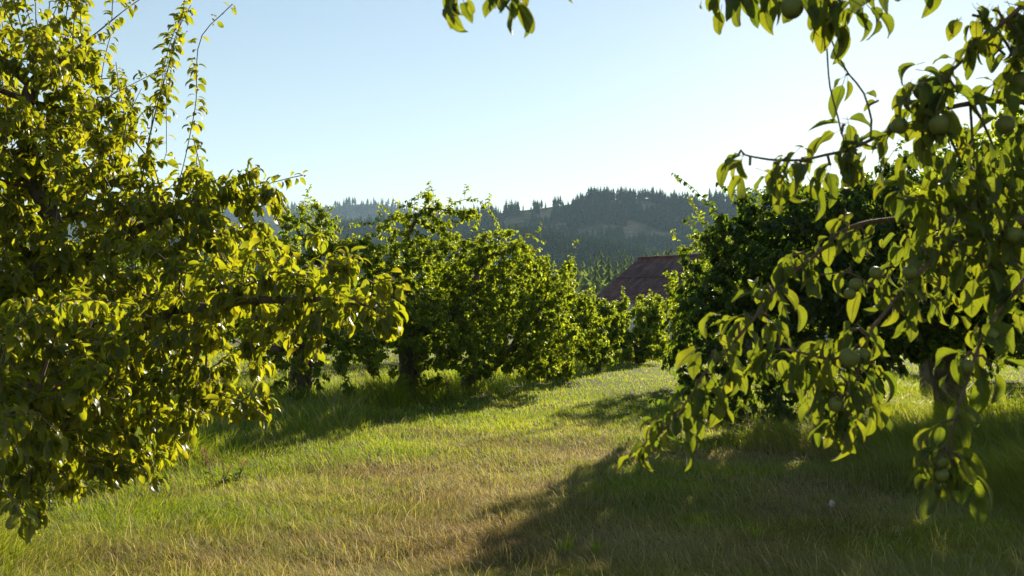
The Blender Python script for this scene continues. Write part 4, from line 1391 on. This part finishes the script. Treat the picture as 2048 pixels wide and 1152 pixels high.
    # high bough sloping down from the top right corner
    bough([(1.4, 1.95, 2.05), (2110, -60, 2.05), (2048, 8, 2.0), (1990, 60, 2.0), (1940, 108, 2.0), (1905, 140, 2.0), (1890, 165, 2.0)], .009, .003,
          [(1985, 20, 2.0, 50, 10), (2020, 60, 2.0, 50, 11), (1960, 90, 2.0, 30, 5), (1880, 145, 2.0, 30, 6), (2035, 130, 2.0, 40, 9), (1945, 30, 2.0, 35, 7), (1840, 165, 2.0, 22, 4), (1910, 175, 2.0, 25, 4), (2010, 110, 2.0, 30, 5), (2050, 0, 2.0, 50, 8)],
          [(2050, 95, 2.0, 22)], dens=.55, lsize=.072, t0=.3)
    # overhead bough: leaves and one apple hang in from the top
    bough([(1.1, 1.85, 2.12), (1.0, 1.88, 2.0), (1900, -60, 1.95), (1800, -70, 1.9), (1700, -45, 1.9), (1600, -50, 1.9), (1500, -40, 1.9), (1440, -25, 1.9)], .008, .003,
          [(1460, -15, 1.9, 22, 4), (1510, -25, 1.9, 25, 4), (1540, -25, 1.9, 15, 2), (1625, -15, 1.9, 22, 4), (1680, 5, 1.9, 40, 8), (1720, -5, 1.9, 25, 5), (1740, 0, 1.9, 18, 2), (1873, -25, 1.9, 8, 2), (1580, -25, 1.9, 15, 3), (1650, 20, 1.9, 20, 3)],
          [(1584, 16, 1.87, 26)], dens=.3, lsize=.082, t0=.3)
    bough([(0.3, 1.72, 2.03), (0.1, 1.7, 1.95), (1100, -40, 1.75), (1040, -35, 1.7), (980, -30, 1.7), (915, -30, 1.7)], .006, .002,
          [(905, -15, 1.7, 16, 3), (925, -12, 1.7, 14, 3), (965, -28, 1.7, 8, 1), (1000, -18, 1.7, 14, 3), (1022, -14, 1.7, 10, 3), (1055, -26, 1.7, 14, 3)], [], dens=.1, lsize=.068, t0=.3)
    # bough at the far right that hangs low over the shaded grass
    bough([(1.6, 2.3, 1.3), (2130, 480, 2.2), (2060, 545, 2.1), (2026, 590, 2.05), (1984, 640, 2.0), (1958, 692, 2.0), (1937, 754, 1.95), (1922, 796, 1.95), (1906, 858, 1.9), (1896, 900, 1.9)], .008, .0022,
          [(1950, 670, 2.0, 40, 6), (1985, 650, 2.0, 35, 5), (1930, 715, 1.98, 30, 5), (1980, 730, 1.98, 25, 5), (1880, 900, 1.9, 28, 6), (1925, 925, 1.9, 28, 5), (1870, 950, 1.9, 25, 4), (1910, 960, 1.9, 30, 5), (1915, 805, 1.95, 18, 3), (2040, 590, 2.05, 40, 6)],
          [(1990, 671, 1.97, 19), (1932, 733, 1.95, 18), (1878, 924, 1.87, 15), (1884, 950, 1.86, 15)], dens=.12, lsize=.080, t0=.3)
    bough([(2.0, 2.7, 1.5), (1.75, 3.1, 1.45), (1.55, 3.35, 1.36), (1.38, 3.45, 1.27), (1.27, 3.45, 1.18)], .012, .003,  # extra bough added to shade the low right one; also thickens the foliage
          [(1830, 520, 3.4, 50, 9), (1880, 470, 3.4, 55, 10), (1920, 520, 3.35, 55, 11), (1870, 560, 3.4, 50, 10), (1940, 430, 3.35, 50, 9), (1980, 480, 3.3, 55, 10), (1840, 440, 3.45, 40, 7), (1900, 600, 3.4, 40, 7), (2010, 560, 3.3, 50, 9), (1800, 480, 3.45, 35, 6)],
          [(1890, 520, 3.36, 13)], dens=1.0, lsize=.085, t0=.1)
    # leafy mass at the right edge
    bough([(1.6, 2.2, 1.55), (2120, 300, 2.15), (2040, 340, 2.1), (1980, 380, 2.1), (1930, 400, 2.1), (1880, 400, 2.1), (1830, 400, 2.1), (1790, 385, 2.1)], .009, .002,
          [(2030, 330, 2.1, 55, 12), (1990, 380, 2.05, 60, 12), (2040, 430, 2.05, 60, 14), (1940, 420, 2.05, 55, 10), (1870, 390, 2.1, 45, 9), (2000, 480, 2.05, 60, 13), (1940, 510, 2.05, 55, 10), (2045, 530, 2.05, 50, 10), (1820, 400, 2.1, 40, 7), (1880, 460, 2.1, 45, 8),
           (2060, 250, 2.1, 50, 10)], [(2030, 470, 2.0, 20)], twigs=[([(2000, 400, 2.1), (2000, 480, 2.08), (1985, 540, 2.06)], .003)], dens=.7, lsize=.080, t0=.25)


near_tree()


# ------------------------------------------------------------------ stump beside the leaning trunk
def make_stump():
    b = G(1852, 812)
    mb = MB()
    r = np.random.default_rng(3)
    ln = smooth_line([b + [0, 0, -.1], b + [.01, 0, .3], b + [-.03, 0, .62]], .05)
    tube(mb, ln, np.linspace(.12, .085, len(ln)), 14, rough=.3, cap=False)
    top = ln[-1]
    for k in range(10):
        a = k / 10 * 6.283
        p = top + np.array([math.cos(a), math.sin(a), 0]) * .06
        tube(mb, [p - [0, 0, .08], p + [0, 0, r.uniform(.0, .09)]], [.035, .012], 5, rough=.2)
    o = mb.build("stump", M_STUMP, origin=b)
    tag(o, "short grey weathered stump standing beside the leaning trunk of the dark tree", "stump")


make_stump()


# ------------------------------------------------------------------ grass
def grass_material():
    m, n, l, out = new_mat("grass_blade")
    t, d = attr(n, "tint"), attr(n, "dry")
    g = ramp(n, [(0.0, (0.048, 0.086, 0.010)), (0.5, (0.094, 0.142, 0.013)), (1.0, (0.15, 0.18, 0.022))])
    l.new(t.outputs["Fac"], g.inputs[0])
    s = ramp(n, [(0.0, (0.12, 0.085, 0.032)), (0.5, (0.25, 0.195, 0.085)), (1.0, (0.46, 0.40, 0.24))])
    l.new(t.outputs["Fac"], s.inputs[0])
    col = mix(n, l, d.outputs["Fac"], g.outputs[0], s.outputs[0])
    tcol = mix(n, l, d.outputs["Fac"], mix(n, l, 1.0, g.outputs[0], (4.7, 4.2, 0.8), 'MULTIPLY'), mix(n, l, 1.0, s.outputs[0], (1.35, 1.2, 0.9), 'MULTIPLY'))
    pb = n.new("ShaderNodeBsdfPrincipled")
    l.new(col, pb.inputs["Base Color"])
    pb.inputs["Roughness"].default_value = 0.6
    pb.inputs["Specular IOR Level"].default_value = 0.22
    tr = n.new("ShaderNodeBsdfTranslucent")
    l.new(tcol, tr.inputs["Color"])
    ms = n.new("ShaderNodeMixShader")
    ms.inputs[0].default_value = 0.45
    l.new(pb.outputs[0], ms.inputs[1])
    l.new(tr.outputs[0], ms.inputs[2])
    l.new(ms.outputs[0], out.inputs["Surface"])
    return m


M_GRASS = grass_material()


def blades(mb, x, y, h, w, lean, dry, tint, rng):
    n = len(x)
    z = ground_height(x, y)
    b = np.c_[x, y, z - 0.01]
    a = rng.random(n) * 2 * math.pi
    f = np.c_[np.cos(a), np.sin(a), np.zeros(n)]
    la = rng.normal(2.6, 0.9, n) + (vnoise(np.c_[x, y], .5, 97) - .5) * 4.5                 # lean mostly to one side, as after mowing
    ld = np.c_[np.cos(la), np.sin(la), np.zeros(n)]
    lean = lean[:, None]
    hh = h[:, None]
    m1 = b + np.array([0, 0, 1.0]) * hh * 0.55 + ld * hh * lean * 0.35
    tp = b + np.array([0, 0, 1.0]) * hh * (1 - 0.25 * lean) + ld * hh * lean
    ww = w[:, None]
    V = np.stack([b - f * ww * .5, b + f * ww * .5, m1 + f * ww * .42, m1 - f * ww * .42, tp], 1).reshape(-1, 3)
    o = np.arange(n)[:, None] * 5
    mb.add(V, o + np.array([[0, 1, 2, 3]]), o + np.array([[3, 2, 4]]), dry=np.repeat(dry, 5), tint=np.repeat(tint, 5))


def make_grass():
    rng = np.random.default_rng(91)
    mb = MB()
    n = 520000
    py = rng.uniform(692, 1290, n)
    px = rng.uniform(-260, 2320, n)
    d = EYE * FPX / (py - HORIZ)
    x, y = (px - 1024) / FPX * d, d
    tall, dry = grass_fields(x, y)
    p = np.c_[x, y]
    hn = vnoise(p, .35, 92) * .6 + vnoise(p, .12, 93) * .4
    h = (0.035 + 0.045 * hn + 0.02 * rng.random(n)) * (1 - .25 * dry) + tall * (0.16 + 0.40 * vnoise(p, .6, 94) ** 1.5) * rng.uniform(.5, 1.1, n)
    h *= 1 + 0.004 * y
    far = y > 24
    h = np.where(far, h * 1.3, h)
    w = np.maximum(.0024, .00050 * y) * rng.uniform(.7, 1.3, n) * (1 + .3 * tall)
    lean = np.clip(rng.normal(.75, .35, n), .05, 1.5)
    dd = np.clip(dry * 1.25 + rng.normal(0, .16, n), 0, 1)
    dd = np.where(rng.random(n) < .10 + .25 * dry, np.clip(dd + .55, 0, 1), dd)
    tint = np.clip(rng.normal(.5, .22, n) + (vnoise(p, .8, 95) - .5) * .5, 0, 1)
    blades(mb, x, y, h, w, lean, dd, tint, rng)
    # long pale stems that escaped the mower, and seed stalks in the tall strips
    n = 22000
    py = rng.uniform(720, 1250, n)
    px = rng.uniform(-200, 2250, n)
    d = EYE * FPX / (py - HORIZ)
    x, y = (px - 1024) / FPX * d, d
    tall, dry = grass_fields(x, y)
    k = rng.random(n) < .35 + .65 * tall
    x, y, tall = x[k], y[k], tall[k]
    n = len(x)
    blades(mb, x, y, rng.uniform(.09, .17, n) + tall * rng.uniform(.1, .4, n), np.maximum(.0026, .0005 * y), np.clip(rng.normal(.9, .4, n), .1, 1.6), np.clip(rng.normal(.8, .2, n), 0, 1), np.clip(rng.normal(.8, .2, n), 0, 1), rng)
    tag(mb.build("grass", M_GRASS, smooth=False), "mown grass, green and straw-dry in patches, tall under the tree rows", "grass", kind="stuff")


make_grass()

# ------------------------------------------------------------------ weeds
M_DOCK = simple_mat("dry_dock_seed", (0.20, 0.085, 0.055), 0.9, 0.35, 60, trans=(0.3, 0.14, 0.07))
M_STALK = simple_mat("dry_stalk", (0.28, 0.20, 0.11), 0.8, 0.25, 30)
M_CLOVER = simple_mat("pink_flower_head", (0.36, 0.14, 0.15), 0.9, 0.3, 80, trans=(0.4, 0.15, 0.14))
M_WEEDLEAF = leaf_material("weed_leaf", LEAFCOL, (3.0, 2.9, 0.9))
M_FLUFF = simple_mat("white_seed_fluff", (0.55, 0.54, 0.50), 1.0, 0.1, 40, trans=(0.8, 0.8, 0.75))
M_PURPLE = simple_mat("mauve_flower_head", (0.22, 0.17, 0.30), 0.9, 0.3, 60)


def stalk_weed(name, base, h, label, group, seed, head_mat, kind):
    rng = np.random.default_rng(seed)
    base = np.asarray(base, float)
    e = empty(name, base)
    tag(e, label, "weed", group)
    st, hd, lf = MB(), MB(), MB()
    ntop = rng.integers(2, 4)
    for s in range(ntop):
        a = rng.random() * 6.28
        out = np.array([math.cos(a), math.sin(a), 0]) * rng.uniform(.02, .1)
        hh = h * rng.uniform(.65, 1.0)
        ln = smooth_line([base, base + out * .4 + [0, 0, hh * .5], base + out + [0, 0, hh]], .02)
        tube(st, ln, np.linspace(.0032, .0016, len(ln)), 5)
        if kind == 'spike':
            m = 46
            f = rng.uniform(.5, 1, m)
            for q in f:
                c = ln[int(q * (len(ln) - 1))] + rng.normal(size=3) * .008
                r = rng.uniform(.004, .007)
                hd.add(c + np.array([(r, 0, 0), (0, r, 0), (-r, 0, 0), (0, -r, 0), (0, 0, r * 1.4), (0, 0, -r * 1.4)]), t=[(0, 1, 4), (1, 2, 4), (2, 3, 4), (3, 0, 4), (1, 0, 5), (2, 1, 5), (3, 2, 5), (0, 3, 5)])
        else:
            for fr in ((1.0,) if kind == 'round' else (.6, .78, .92, 1.0)):
                c = ln[int(fr * (len(ln) - 1))]
                d = norm(rng.normal(size=(60, 3)))
                r = .013 if fr > .9 else .010
                for k in d:
                    s1 = norm(np.cross(k, [.3, .5, .8]))
                    hd.add([c + k * r * .4 + s1 * .0016, c + k * r * .4 - s1 * .0016, c + k * r], t=[(0, 1, 2)])
        k = 4
        i = rng.integers(0, max(2, len(ln) // 2), k)
        ax, up = leaf_dirs(np.tile([0, 0, 1.0], (k, 1)), k, rng, .1)
        add_leaves(lf, ln[i], ax, up, rng.uniform(.035, .07, k), T_FAR, rng, rng.random(k) * .8)
    st.build("stem", M_STALK, e, origin=base)
    hd.build("seed_head" if kind == 'spike' else "flower_head", head_mat, e, origin=base)
    lf.build("leaf", M_WEEDLEAF, e, origin=base)


for (px, py, h, sd) in ((150, 1010, .42, 1), (205, 985, .36, 2), (105, 1020, .4, 3), (260, 975, .3, 4)):
    stalk_weed("dock_weed", G(px, py), h, "reddish brown dried dock stalk in the tall grass under the big yellow-green tree", "dried dock stalks", sd, M_DOCK, 'spike')
stalk_weed("mint_weed", G(428, 958), .29, "tall weed with pink whorled flower heads at the edge of the shaded long grass", None, 11, M_CLOVER, 'whorl')
for lab, px, py, h, sd in (("short pink-headed clover beside the tall whorled weed", 452, 962, .1, 12), ("pair of pink-headed clover stalks at the edge of the shade", 482, 957, .16, 13)):
    stalk_weed("clover", G(px, py), h, lab, None, sd, M_CLOVER, 'round')
for (px, py, h, sd) in ((1995, 930, .3, 21), (2030, 945, .34, 22), (1965, 925, .28, 23)):
    stalk_weed("knapweed", G(px, py), h, "mauve-headed knapweed in the shaded grass at the right edge", "knapweed plants at the right edge", sd, M_PURPLE, 'whorl')


def seed_clock():
    b = G(1658, 1030)
    rng = np.random.default_rng(6)
    e = empty("dandelion_clock", b)
    tag(e, "small white fluffy seed head standing in the shaded grass", "flower")
    st, f = MB(), MB()
    c = b + np.array([0, 0, .07])
    tube(st, smooth_line([b, b + [.004, 0, .04], c], .02), .0016, 5)
    for k in norm(rng.normal(size=(150, 3))):
        s1 = norm(np.cross(k, [.3, .5, .8]))
        s2 = np.cross(k, s1)
        t = c + k * np.array([.013, .013, .017]) * rng.uniform(.45, 1.15)
        f.add([c + s1 * .0006, c - s1 * .0006, t], t=[(0, 1, 2)])
        f.add([t + s1 * .005, t - s1 * .005, t + s2 * .005 + k * .003, t - s2 * .005 + k * .003], t=[(0, 2, 1), (0, 1, 3)])
    st.build("stem", M_STALK, e, origin=b)
    f.build("seed_head", M_FLUFF, e, origin=b)


seed_clock()


def tuft(px, py, n, h, label, seed):
    rng = np.random.default_rng(seed)
    b = G(px, py)
    mb = MB()
    for k in range(n):
        a = rng.random() * 6.28
        d = np.array([math.cos(a), math.sin(a), 0])
        s = np.array([-d[1], d[0], 0]) * rng.uniform(.0012, .0026)
        hh = h * rng.uniform(.5, 1.1)
        th = rng.uniform(.6, 2.0)
        us = np.linspace(0, 1, 7)
        o = b + np.r_[rng.normal(size=2) * .018, 0]
        c = o + np.outer((1 - np.cos(th * us)) / th * hh, d) + np.outer(np.sin(th * us) / th * hh, [0, 0, 1])
        w = (1 - us ** 2)[:, None] + .03
        V = np.stack([c - s * w, c + s * w], 1).reshape(-1, 3)
        i = np.arange(6)[:, None] * 2
        mb.add(V, i + np.array([[0, 1, 3, 2]]), dry=np.clip(rng.normal(.1, .15), 0, 1), tint=rng.uniform(.3, 1))
    o = mb.build("grass_tuft", M_GRASS, origin=b)
    tag(o, label, "grass tuft")


tuft(1135, 1105, 60, .13, "coarse green grass tuft at the shadow's edge in the mown lane", 1)
tuft(1190, 1108, 40, .11, "lower grass tuft just right of the coarse green one", 2)
tuft(1505, 1075, 40, .10, "small grass tuft catching a fleck of sun in the deep shade", 3)
tuft(700, 830, 60, .42, "tall bright tuft of unmown grass at the foot of the old apple tree", 4)
